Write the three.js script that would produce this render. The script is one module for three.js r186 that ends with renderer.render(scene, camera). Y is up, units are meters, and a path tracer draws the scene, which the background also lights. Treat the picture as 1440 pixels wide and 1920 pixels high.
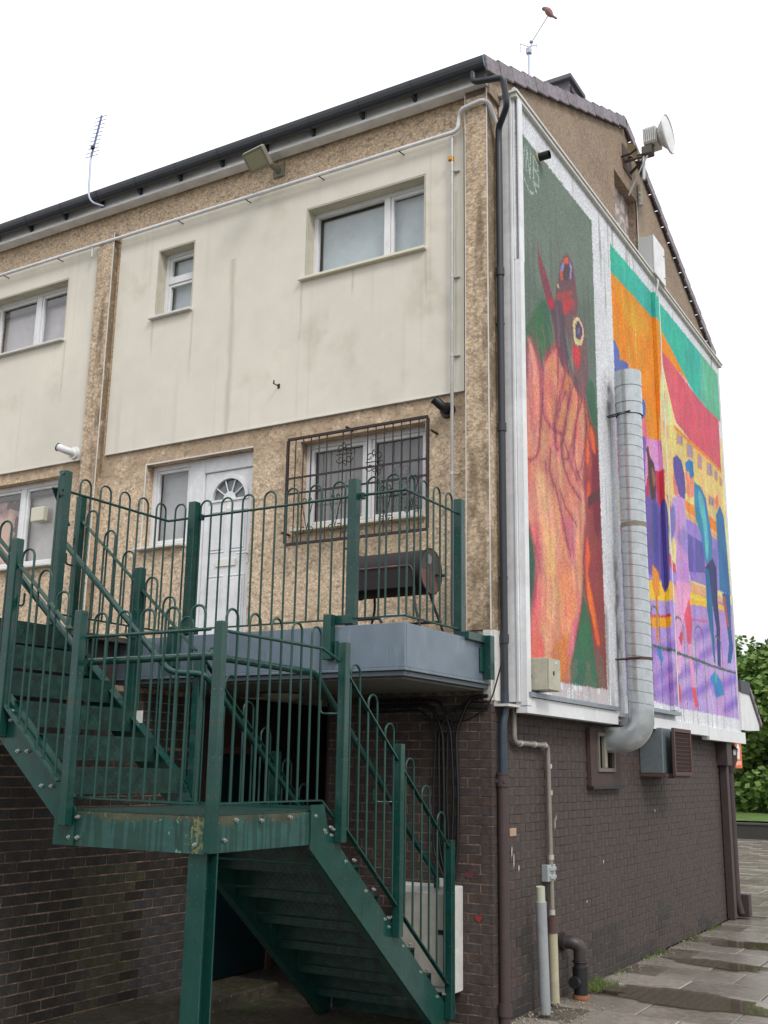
import * as THREE from 'three';
import { mergeGeometries } from 'three/addons/utils/BufferGeometryUtils.js';
import { RoundedBoxGeometry } from 'three/addons/geometries/RoundedBoxGeometry.js';

// ---------------------------------------------------------------- camera, sky, sun, exposure
const scene = new THREE.Scene();
const camera = new THREE.PerspectiveCamera(51.237, 768 / 1024, 0.05, 400);
camera.rotation.order = 'YXZ';
camera.rotation.set(THREE.MathUtils.degToRad(13.5046), THREE.MathUtils.degToRad(30.6994), THREE.MathUtils.degToRad(0.8845));
camera.position.set(3.781, 1.9385, 8.1536);

const renderer = new THREE.WebGLRenderer({ antialias: true });
renderer.setSize(768, 1024);
renderer.toneMapping = THREE.LinearToneMapping;
renderer.toneMappingExposure = 1.55;
renderer.shadowMap.enabled = true;
renderer.shadowMap.type = THREE.PCFSoftShadowMap;

// seeded noise
const hash = (x, y, s = 0) => { let h = Math.imul(x | 0, 374761393) ^ Math.imul(y | 0, 668265263) ^ Math.imul(s | 0, 1442695041); h = Math.imul(h ^ (h >>> 13), 1274126177); h ^= h >>> 16; return (h >>> 0) / 4294967296; };
function vnoise(x, y, s = 0) {
  const ix = Math.floor(x), iy = Math.floor(y), fx = x - ix, fy = y - iy, u = fx * fx * (3 - 2 * fx), v = fy * fy * (3 - 2 * fy);
  const a = hash(ix, iy, s), b = hash(ix + 1, iy, s), c = hash(ix, iy + 1, s), d = hash(ix + 1, iy + 1, s);
  return a + (b - a) * u + (c - a) * v + (a - b - c + d) * u * v;
}
const fbm = (x, y, o = 4, s = 0) => { let t = 0, a = 0.5, n = 0; for (let i = 0; i < o; i++) { t += a * vnoise(x, y, s + i * 17); n += a; x *= 2.03; y *= 2.03; a *= 0.5; } return t / n; };
let seedState = 7;
const rnd = () => { seedState = (Math.imul(seedState, 1664525) + 1013904223) >>> 0; return seedState / 4294967296; };
const rr = (a, b) => a + (b - a) * rnd();
const { clamp, smoothstep, lerp } = THREE.MathUtils;

{ // bright overcast sky: a little brighter overhead, faint cloud structure all round
  const W = 512, H = 256, d = new Float32Array(W * H * 4);
  for (let j = 0; j < H; j++) for (let i = 0; i < W; i++) {
    const el = (j + 0.5) / H * Math.PI - Math.PI / 2, az = (i / W) * Math.PI * 2, s = Math.sin(el), c = Math.cos(el);
    const px = Math.cos(az) * c / (Math.abs(s) + 0.25), pz = Math.sin(az) * c / (Math.abs(s) + 0.25);
    const cl = fbm(px * 1.6 + 9, pz * 1.6 + 4, 4, 3) - 0.5;
    const L = s > -0.02 ? 0.585 + 0.57 * Math.max(0, s) + cl * 0.24 : 0.2, o = (j * W + i) * 4;
    d[o] = L * 0.985; d[o + 1] = L; d[o + 2] = L * 1.025; d[o + 3] = 1;
  }
  const t = new THREE.DataTexture(d, W, H, THREE.RGBAFormat, THREE.FloatType);
  t.mapping = THREE.EquirectangularReflectionMapping; t.magFilter = t.minFilter = THREE.LinearFilter; t.wrapS = THREE.RepeatWrapping; t.needsUpdate = true;
  scene.background = t; scene.environment = t;
}
const sun = new THREE.DirectionalLight(0xfff8f0, 1.0);
sun.position.set(19, 26, 11); sun.target.position.set(-1, 3, -2);
sun.castShadow = true; sun.shadow.radius = 28; sun.shadow.mapSize.set(2048, 2048);
Object.assign(sun.shadow.camera, { left: -16, right: 16, top: 16, bottom: -16, near: 1, far: 90 });
sun.name = 'sun'; scene.add(sun, sun.target); sun.target.name = 'sun_target';

// ---------------------------------------------------------------- helpers
const names = new Map();
function numbered(n) { const k = names.get(n) ?? 0; names.set(n, k + 1); return k ? n + '_' + String(k).padStart(3, '0') : n; }
function thing(name, label, category, pos = [0, 0, 0], group) {
  const o = new THREE.Group(); o.name = numbered(name); o.position.set(...pos); scene.add(o);
  o.userData = { label, category }; if (group) o.userData.group = group; return o;
}
function structure(name, label, category) { const o = new THREE.Group(); o.name = numbered(name); o.userData = { label, category, kind: 'structure' }; scene.add(o); return o; }
function grp(name, parent, pos = [0, 0, 0]) { const o = new THREE.Group(); o.name = name; o.position.set(...pos); parent.add(o); return o; }
function part(name, geo, mat, parent, pos, rot) {
  const m = new THREE.Mesh(geo, mat); m.name = name; m.castShadow = m.receiveShadow = true;
  if (pos) m.position.set(...pos); if (rot) m.rotation.set(...rot); parent.add(m); return m;
}
const V = (x, y, z) => new THREE.Vector3(x, y, z);
// texture coordinates in metres, from the side each face looks to
function metric(g) {
  if (g.index) g = g.toNonIndexed();
  const p = g.attributes.position, n = g.attributes.normal, uv = new Float32Array(p.count * 2);
  for (let i = 0; i < p.count; i++) {
    const ax = Math.abs(n.getX(i)), ay = Math.abs(n.getY(i)), az = Math.abs(n.getZ(i));
    if (ax >= ay && ax >= az) { uv[2 * i] = -p.getZ(i); uv[2 * i + 1] = p.getY(i); } else if (ay >= az) { uv[2 * i] = p.getX(i); uv[2 * i + 1] = p.getZ(i); } else { uv[2 * i] = p.getX(i); uv[2 * i + 1] = p.getY(i); }
  }
  g.setAttribute('uv', new THREE.BufferAttribute(uv, 2)); return g;
}
const strip = (g) => { const q = g.index ? g.toNonIndexed() : g; for (const k of Object.keys(q.attributes)) if (!['position', 'normal', 'uv'].includes(k)) q.deleteAttribute(k); return q; };
const merge = (list) => mergeGeometries(list.map(strip));
const cache = new Map();
function box(w, h, d, r = 0) {
  const k = [w, h, d, r].map((x) => x.toFixed(4)).join();
  if (!cache.has(k)) cache.set(k, metric(r > 0 ? new RoundedBoxGeometry(w, h, d, 1, Math.min(r, w / 2.1, h / 2.1, d / 2.1)) : new THREE.BoxGeometry(w, h, d)));
  return cache.get(k);
}
// a box given by its corner coordinates, uv in metres of the world
function span(x0, x1, y0, y1, z0, z1, r = 0) {
  const w = x1 - x0, h = y1 - y0, d = z1 - z0;
  const g = r > 0 ? new RoundedBoxGeometry(w, h, d, 1, Math.min(r, w / 2.1, h / 2.1, d / 2.1)) : new THREE.BoxGeometry(w, h, d);
  return metric(g.translate((x0 + x1) / 2, (y0 + y1) / 2, (z0 + z1) / 2));
}
// swept round tube through points
function tube(pts, r, sides = 8, caps = true) {
  const P = pts.map((q) => (q.isVector3 ? q : V(...q))), n = P.length, pos = [], nor = [], uv = [], idx = [];
  let N = null, along = 0;
  for (let i = 0; i < n; i++) {
    const t = V(0, 0, 0); if (i > 0) t.add(P[i].clone().sub(P[i - 1]).normalize()); if (i < n - 1) t.add(P[i + 1].clone().sub(P[i]).normalize()); t.normalize();
    if (!N) { N = Math.abs(t.y) > 0.9 ? V(1, 0, 0) : V(0, 1, 0); }
    N.addScaledVector(t, -N.dot(t)).normalize();
    const B = t.clone().cross(N); if (i) along += P[i].distanceTo(P[i - 1]);
    let k = 1; if (i > 0 && i < n - 1) { const c = P[i].clone().sub(P[i - 1]).normalize().dot(t); k = 1 / Math.max(0.6, c); }
    const rad = Array.isArray(r) ? r[i] : r;
    for (let j = 0; j <= sides; j++) {
      const a = (j / sides) * Math.PI * 2, d = N.clone().multiplyScalar(Math.cos(a)).addScaledVector(B, Math.sin(a));
      pos.push(P[i].x + d.x * rad * (k > 1.05 ? (1 + k) / 2 : 1), P[i].y + d.y * rad * (k > 1.05 ? (1 + k) / 2 : 1), P[i].z + d.z * rad * (k > 1.05 ? (1 + k) / 2 : 1));
      nor.push(d.x, d.y, d.z); uv.push((j / sides) * rad * 6.28, along);
    }
  }
  for (let i = 0; i < n - 1; i++) for (let j = 0; j < sides; j++) { const a = i * (sides + 1) + j, b = a + sides + 1; idx.push(a, a + 1, b, b, a + 1, b + 1); }
  if (caps) for (const e of [0, n - 1]) {
    const t = e ? P[e].clone().sub(P[e - 1]).normalize() : P[0].clone().sub(P[1]).normalize(), c = pos.length / 3;
    pos.push(P[e].x, P[e].y, P[e].z); nor.push(t.x, t.y, t.z); uv.push(0, 0);
    for (let j = 0; j <= sides; j++) { const s = (e * (sides + 1) + j) * 3; pos.push(pos[s], pos[s + 1], pos[s + 2]); nor.push(t.x, t.y, t.z); uv.push(0, 0); }
    for (let j = 0; j < sides; j++) idx.push(c, e ? c + 1 + j : c + 2 + j, e ? c + 2 + j : c + 1 + j);
  }
  const g = new THREE.BufferGeometry();
  g.setAttribute('position', new THREE.Float32BufferAttribute(pos, 3)); g.setAttribute('normal', new THREE.Float32BufferAttribute(nor, 3)); g.setAttribute('uv', new THREE.Float32BufferAttribute(uv, 2)); g.setIndex(idx);
  return g;
}
// points with the corners rounded
function rounded(pts, r, k = 5) {
  const P = pts.map((q) => V(...q)), out = [P[0]];
  for (let i = 1; i < P.length - 1; i++) {
    const a = P[i - 1].clone().sub(P[i]), b = P[i + 1].clone().sub(P[i]), q = Math.min(r, a.length() * 0.49, b.length() * 0.49);
    const A = P[i].clone().addScaledVector(a.normalize(), q), B = P[i].clone().addScaledVector(b.normalize(), q);
    for (let j = 0; j <= k; j++) { const t = j / k; out.push(A.clone().multiplyScalar((1 - t) * (1 - t)).addScaledVector(P[i], 2 * t * (1 - t)).addScaledVector(B, t * t)); }
  }
  out.push(P[P.length - 1]); return out;
}
// flat outline in (a, b), pushed out to depth; plane 'xy' | 'zy' (a = -z) | 'xz'
function extrude(outline, depth, holes = [], bevel = 0) {
  const s = new THREE.Shape(outline.map((q) => new THREE.Vector2(...q)));
  for (const h of holes) s.holes.push(new THREE.Path(h.map((q) => new THREE.Vector2(...q))));
  return new THREE.ExtrudeGeometry(s, { depth, bevelEnabled: bevel > 0, bevelThickness: bevel, bevelSize: bevel, bevelOffset: -bevel, bevelSegments: 1, curveSegments: 10 });
}
const rect = (a0, a1, b0, b1) => [[a0, b0], [a1, b0], [a1, b1], [a0, b1]];
// sheet in the plane x = const whose outline is (u = -z, y), thickness towards -x
const gableSheet = (outline, x, thick, holes) => metric(extrude(outline, thick, holes).rotateY(Math.PI / 2).translate(x - thick, 0, 0));

function dataTex(W, H, fn, srgb = true) {
  const d = new Uint8Array(W * H * 4), o = [0, 0, 0];
  for (let j = 0; j < H; j++) for (let i = 0; i < W; i++) { fn(i, j, o); const k = (j * W + i) * 4; d[k] = clamp(o[0], 0, 255); d[k + 1] = clamp(o[1], 0, 255); d[k + 2] = clamp(o[2], 0, 255); d[k + 3] = 255; }
  const t = new THREE.DataTexture(d, W, H); t.magFilter = THREE.LinearFilter; t.minFilter = THREE.LinearFilter; t.wrapS = t.wrapT = THREE.RepeatWrapping;
  if (srgb) t.colorSpace = THREE.SRGBColorSpace; t.needsUpdate = true; return t;
}
const scaled = (t, m, ox = 0, oy = 0) => { const c = t.clone(); c.repeat.set(1 / m, 1 / m); c.offset.set(ox, oy); c.needsUpdate = true; return c; };
const std = (o) => new THREE.MeshStandardMaterial(o);
const lin = (r, g, b) => new THREE.Color().setRGB(r, g, b);

// ---------------------------------------------------------------- shared relief and grain textures
const wrapN = (i, j, W, f, s) => { // tileable noise: blend across the edges
  const x = i / W * f, y = j / W * f, a = vnoise(x, y, s), b = vnoise(x - f, y, s), c = vnoise(x, y - f, s), d = vnoise(x - f, y - f, s), u = i / W, v = j / W;
  return (a * (1 - u) + b * u) * (1 - v) + (c * (1 - u) + d * u) * v;
};
// pebble relief of the roughcast (1 m tile)
const pebbleH = dataTex(1024, 1024, (i, j, o) => {
  let best = 9; const cx = Math.floor(i / 9), cy = Math.floor(j / 9), M = 113;
  for (let a = -1; a <= 1; a++) for (let b = -1; b <= 1; b++) {
    const gx = cx + a, gy = cy + b, hx = ((gx % M) + M) % M, hy = ((gy % M) + M) % M, r = 0.5 + 0.5 * hash(hx, hy, 5);
    const dx = (i / 9 - gx - 0.2 - 0.6 * hash(hx, hy, 1)) / (0.6 + 0.7 * hash(hx, hy, 3)), dy = (j / 9 - gy - 0.2 - 0.6 * hash(hx, hy, 2)); best = Math.min(best, Math.sqrt(dx * dx + dy * dy) / r);
  }
  const h = Math.sqrt(Math.max(0, 1 - best * best)) * 190 + 40 * wrapN(i, j, 1024, 120, 8); o[0] = o[1] = o[2] = h;
}, false);
const grainH = dataTex(512, 512, (i, j, o) => { o[0] = o[1] = o[2] = 255 * (0.5 * wrapN(i, j, 512, 128, 1) + 0.3 * wrapN(i, j, 512, 48, 2) + 0.2 * wrapN(i, j, 512, 12, 3)); }, false);
const blotch = dataTex(512, 512, (i, j, o) => { const v = 236 + 26 * (wrapN(i, j, 512, 9, 4) - 0.5) + 18 * (wrapN(i, j, 512, 33, 5) - 0.5) + 12 * (wrapN(i, j, 512, 160, 6) - 0.5); o[0] = o[1] = o[2] = v; });
const roughMap = dataTex(512, 512, (i, j, o) => { const v = 150 + 130 * (wrapN(i, j, 512, 7, 14) - 0.5) + 60 * (wrapN(i, j, 512, 40, 15) - 0.5); o[0] = o[1] = o[2] = v; }, false);

const white = std({ color: '#eef0f3', roughness: 0.42, map: scaled(blotch, 1.7) });            // uPVC
const whiteDull = std({ color: '#e2e1dc', roughness: 0.6, map: scaled(blotch, 0.9) });
const greyPlastic = std({ color: '#343941', roughness: 0.38, map: scaled(blotch, 0.8) });     // gutter and downpipe
const paleMetal = std({ color: '#c9c8c4', roughness: 0.38, metalness: 0.25, map: scaled(blotch, 0.5) });
const galv = std({ color: '#c6ced2', roughness: 0.34, metalness: 0.4, map: scaled(blotch, 0.6), roughnessMap: scaled(roughMap, 0.9) });
const darkMetal = std({ color: '#2b2b2f', roughness: 0.5, metalness: 0.3 });
const rustBrown = std({ color: '#5a4440', roughness: 0.75, map: scaled(blotch, 0.35), bumpMap: scaled(grainH, 0.3), bumpScale: 0.0008 });
const black = std({ color: '#17181b', roughness: 0.45 });
const cream = std({ color: '#cfcdbc', roughness: 0.55 });
const glass = new THREE.MeshPhysicalMaterial({ color: '#ffffff', transmission: 1, thickness: 0, roughness: 0.02, ior: 1.5 });
const greenTex = dataTex(512, 512, (i, j, o) => {
  const streak = wrapN(i, j >> 3, 512, 90, 31), w = 0.86 + 0.2 * wrapN(i, j, 512, 14, 30) + 0.1 * streak + 0.08 * (wrapN(i, j, 512, 170, 32) - 0.5);
  const fade = clamp((wrapN(i, j, 512, 22, 33) - 0.6) * 3, 0, 1) * 0.4; o[0] = lerp(20, 38, fade) * w; o[1] = lerp(64, 70, fade) * w; o[2] = lerp(58, 64, fade) * w;
  const chip = wrapN(i, j, 512, 190, 34), zone = wrapN(i, j, 512, 18, 35); if (zone > 0.54 && chip > 0.76) { o[0] = 84; o[1] = 62; o[2] = 46; } else if (zone < 0.4 && chip > 0.86) { o[0] = 92; o[1] = 120; o[2] = 112; }
});
const green = std({ map: scaled(greenTex, 1.3), roughness: 0.36, roughnessMap: scaled(roughMap, 0.7), bumpMap: scaled(grainH, 0.25), bumpScale: 0.0003 });
const greenThin = std({ map: scaled(greenTex, 0.9), roughness: 0.42 });
// chequered tread plate
const plateH = dataTex(256, 256, (i, j, o) => { const cx = i % 32, cy = j % 32, odd = ((i >> 5) + (j >> 5)) & 1, a = odd ? (cx - 16 + cy - 16) : (cx - 16 - cy + 16), b = odd ? (cx - cy) : (cx + cy - 32); o[0] = o[1] = o[2] = Math.abs(a) < 4 && Math.abs(b) < 22 ? 220 : 40; }, false);
const plateC = dataTex(512, 512, (i, j, o) => { const g = 0.62 + 0.5 * wrapN(i, j, 512, 26, 41) + 0.25 * (wrapN(i, j, 512, 120, 42) - 0.5), d = clamp((wrapN(i, j, 512, 16, 43) - 0.5) * 3, 0, 1) * 0.45; o[0] = lerp(26, 46, d) * g; o[1] = lerp(66, 58, d) * g; o[2] = lerp(58, 46, d) * g; });
const plate = std({ map: scaled(plateC, 1.1), roughness: 0.45, bumpMap: scaled(plateH, 0.2), bumpScale: 0.005 });

// ---------------------------------------------------------------- the two murals: [softness, colour, outline in metres (distance from the corner, height)]
const HANDS = [
  [0, '#62746a', [0.35,7.97, 2.41,7.97, 2.41,7.41, 2.39,4.94, 2.42,2.75, 1.33,2.73, 0.47,2.71, 0.41,2.90, 0.37,5.46]],
  [3, '#6c7b71', [0.53,7.93, 2.25,7.92, 2.30,6.98, 0.67,6.54]],
  [2, '#41684f', [0.35,5.77, 0.93,6.42, 1.18,6.01, 0.75,5.64, 0.43,5.48]],
  [1, '#3a6b50', [1.78,3.61, 1.36,2.74, 2.18,2.74]],
  [1, '#3b5c4b', [0.30,4.29, 0.54,3.86, 0.61,3.63, 0.49,3.28, 0.37,3.08, 0.27,3.48]],
  [1, '#436a53', [2.04,5.85, 2.30,5.99, 2.38,5.35, 2.24,5.49]],
  [1, '#8e4444', [1.86,5.73, 2.00,5.75, 2.18,5.54, 2.36,5.35, 2.40,4.37, 2.42,2.75, 2.18,2.75, 2.01,3.28, 1.84,3.65, 1.79,4.25, 1.77,5.02]],
  [2, '#7a3341', [2.19,5.30, 2.36,5.23, 2.40,4.60, 2.29,4.29, 2.15,4.54]],
  [1.5, '#e06a3c', [1.99,5.66, 2.11,5.51, 2.12,5.28, 2.01,5.14, 1.93,5.40]],
  [1.5, '#e2693a', [2.15,5.47, 2.26,5.41, 2.29,5.21, 2.18,5.24]],
  [2, '#e86a35', [2.04,5.26, 2.14,5.11, 2.08,4.98, 1.99,5.08]],
  [2, '#d95f38', [2.04,4.86, 2.10,4.70, 2.02,4.52, 1.95,4.61]],
  [2, '#e8662f', [1.91,4.27, 2.02,4.07, 1.95,3.84, 2.07,3.64, 2.19,3.33, 2.23,3.18, 2.14,3.19, 2.00,3.47, 1.88,3.70]],
  [1.5, '#f07a34', [1.95,3.81, 2.04,3.58, 2.11,3.35, 2.02,3.42, 1.92,3.65]],
  [2, '#75584f', [2.18,3.15, 2.32,3.02, 2.39,2.76, 2.19,2.75, 2.11,3.01]],
  [1, '#5a3a3e', [2.04,4.69, 2.34,4.82, 2.37,4.73, 2.13,4.62, 2.01,4.54]],
  [1, '#cc8a70', [0.53,5.85, 0.67,5.80, 0.77,5.69, 0.85,5.67, 0.92,5.82, 1.24,6.05, 1.35,5.99, 1.46,5.89, 1.64,5.84, 1.83,5.72, 1.98,5.65, 1.99,5.25, 1.89,4.82, 1.94,4.63, 1.94,4.45, 1.87,4.18, 1.82,3.92, 1.78,3.66, 1.68,3.40, 1.54,3.14, 1.40,2.89, 1.33,2.73, 0.61,2.73, 0.40,2.85, 0.40,3.09, 0.54,3.40, 0.65,3.72, 0.58,3.86, 0.39,4.17, 0.32,4.57, 0.33,4.99, 0.37,5.24, 0.48,5.54]],
  [3, '#c9695c', [0.53,5.83, 0.63,5.72, 0.69,5.46, 0.64,5.13, 0.54,4.80, 0.45,4.47, 0.46,4.18, 0.58,3.81, 0.60,3.53, 0.58,3.15, 0.48,2.90, 0.40,3.09, 0.54,3.40, 0.65,3.72, 0.39,4.17, 0.32,4.57, 0.33,4.99, 0.43,5.43]],
  [3, '#d9666e', [0.56,4.10, 0.69,3.93, 0.73,3.65, 0.66,3.30, 0.60,3.01, 0.50,2.88, 0.44,3.08, 0.52,3.42, 0.59,3.72]],
  [4, '#dcae80', [0.68,4.63, 0.86,4.57, 1.02,4.30, 1.09,4.01, 1.06,3.60, 0.99,3.19, 0.84,2.92, 0.72,2.93, 0.82,3.46, 0.82,3.86, 0.69,4.23]],
  [4, '#dfa27c', [1.10,4.63, 1.37,4.48, 1.65,4.44, 1.72,4.18, 1.61,3.89, 1.35,3.90, 1.18,4.23]],
  [4, '#dd9468', [1.18,3.72, 1.58,3.83, 1.61,3.53, 1.35,3.09, 1.17,3.22]],
  [4, '#c9783f', [1.00,3.05, 1.31,3.18, 1.44,3.15, 1.28,2.75, 0.96,2.76]],
  [2, '#d86a80', [1.48,3.30, 1.59,3.37, 1.49,3.08, 1.34,2.96, 1.37,3.11]],
  [3, '#d9645e', [0.47,3.09, 0.73,3.07, 0.74,2.88, 0.45,2.86]],
  [2, '#c4763e', [1.27,6.02, 1.36,5.97, 1.39,5.69, 1.24,5.53, 1.19,5.74]],
  [2, '#c77c44', [1.46,5.83, 1.60,5.79, 1.52,5.51, 1.37,5.35, 1.29,5.44]],
  [2, '#d98052', [1.72,5.68, 1.87,5.67, 1.80,5.37, 1.61,5.09, 1.50,5.17]],
  [2, '#e2956a', [1.28,5.38, 1.47,5.61, 1.52,5.45, 1.29,5.05, 1.17,4.97]],
  [4, '#c06f80', [1.29,4.23, 1.45,4.39, 1.61,4.26, 1.62,4.05, 1.47,3.87, 1.37,4.06]],
  [1, '#73505c', [1.33,6.82, 1.39,7.00, 1.52,7.16, 1.64,7.21, 1.76,7.16, 1.83,6.97, 1.89,6.75, 1.81,6.54, 1.55,6.37, 1.35,6.36, 1.24,6.55, 1.26,6.68]],
  [1.5, '#75585e', [1.50,6.45, 1.78,6.59, 2.01,6.62, 2.10,6.41, 2.15,6.12, 2.07,5.83, 1.91,5.73, 1.76,5.81, 1.63,6.12, 1.52,6.31]],
  [1, '#83424f', [0.79,6.98, 0.85,6.85, 1.00,6.74, 1.13,6.56, 1.21,6.45, 1.06,6.37, 0.93,6.51, 0.83,6.67, 0.80,6.82]],
  [1.5, '#584a56', [1.10,6.38, 1.30,6.58, 1.47,6.53, 1.51,6.19, 1.64,5.95, 1.81,5.86, 1.81,5.74, 1.60,5.82, 1.34,5.90, 1.21,6.08, 1.14,6.22]],
  [1, '#b8324a', [1.01,6.47, 1.15,6.50, 1.21,6.45, 1.09,6.39]],
  [1, '#a84a4a', [1.26,6.61, 1.68,6.82, 1.71,6.79, 1.33,6.57]],
  [1, '#b5404a', [1.45,6.63, 1.73,6.75, 1.73,6.66, 1.47,6.47]],
  [0, '#54464a', [1.43,6.98, 1.51,7.10, 1.64,7.15, 1.69,7.04, 1.62,6.90, 1.47,6.86]],
  [0, '#8f86c8', [1.38,6.93, 1.47,7.06, 1.51,7.05, 1.44,6.87, 1.39,6.82]],
  [0, '#8f8fd4', [1.64,7.14, 1.73,7.12, 1.70,6.96, 1.64,6.93, 1.68,7.06]],
  [0, '#d35a45', [1.48,7.09, 1.62,7.17, 1.64,7.12, 1.51,7.05]],
  [0, '#c35a44', [1.38,6.93, 1.46,6.94, 1.47,6.85, 1.40,6.82]],
  [0, '#d2c298', [1.73,6.51, 1.88,6.60, 2.02,6.56, 2.04,6.45, 1.97,6.33, 1.85,6.27, 1.75,6.28, 1.72,6.39]],
  [0, '#5a4a58', [1.78,6.49, 1.89,6.56, 1.99,6.53, 1.99,6.43, 1.89,6.34, 1.78,6.34]],
  [0, '#6a72b8', [1.85,6.47, 1.92,6.49, 1.91,6.42, 1.85,6.39]],
  [0, '#c22f44', [1.68,6.21, 1.92,6.26, 1.90,6.10, 1.80,5.97, 1.70,6.07]],
  [0, '#cfae90', [1.27,6.73, 1.35,6.74, 1.34,6.69, 1.28,6.70]],
];
const FINGERS = [
  ['#d08a72', [0.53,5.85, 0.67,5.80, 0.77,5.65, 0.79,5.39, 0.76,5.07, 0.69,4.79, 0.43,4.67, 0.34,4.94, 0.37,5.24, 0.46,5.54]],
  ['#cf8468', [1.24,6.05, 1.36,5.98, 1.43,5.82, 1.32,5.53, 1.19,5.24, 0.99,5.16, 0.84,5.25, 0.84,5.51, 0.92,5.78]],
  ['#c97f60', [1.47,5.63, 1.54,5.51, 1.42,5.25, 1.26,5.00, 1.15,4.97, 1.13,5.09, 1.22,5.31, 1.35,5.51]],
  ['#d58f6c', [1.69,5.78, 1.82,5.69, 1.74,5.41, 1.55,5.06, 1.42,4.92, 1.31,4.95, 1.42,5.25, 1.56,5.58]],
  ['#d89674', [1.97,5.74, 2.07,5.59, 1.98,5.24, 1.82,4.92, 1.67,4.85, 1.58,4.92, 1.69,5.28, 1.83,5.55]],
];
const HAND_LINES = [
  [1.27,6.06, 1.25,5.76, 1.20,5.41],
  [1.46,5.83, 1.26,5.49, 1.13,5.23, 1.15,5.02],
  [1.60,5.76, 1.46,5.38, 1.29,5.00, 1.31,4.90],
  [0.97,5.15, 1.13,5.13, 1.32,5.15, 1.43,5.04, 1.59,4.86, 1.71,4.78],
  [0.87,4.76, 0.89,4.68],
  [1.10,4.60, 1.25,4.35, 1.37,4.11, 1.52,3.88],
  [1.23,4.56, 1.36,4.43, 1.59,4.34, 1.67,4.30],
  [1.72,5.34, 1.63,4.98, 1.74,4.84, 1.92,4.75],
  [0.77,5.68, 0.85,5.41, 0.78,5.07],
  [1.99,5.74, 2.04,5.43, 2.15,5.17, 2.06,4.98],
  [1.01,4.92, 0.97,4.70, 1.07,4.57],
  [1.94,4.63, 1.94,4.28, 1.82,3.93],
  [1.29,5.07, 1.33,4.85, 1.52,4.68, 1.84,4.59],
];
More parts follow.
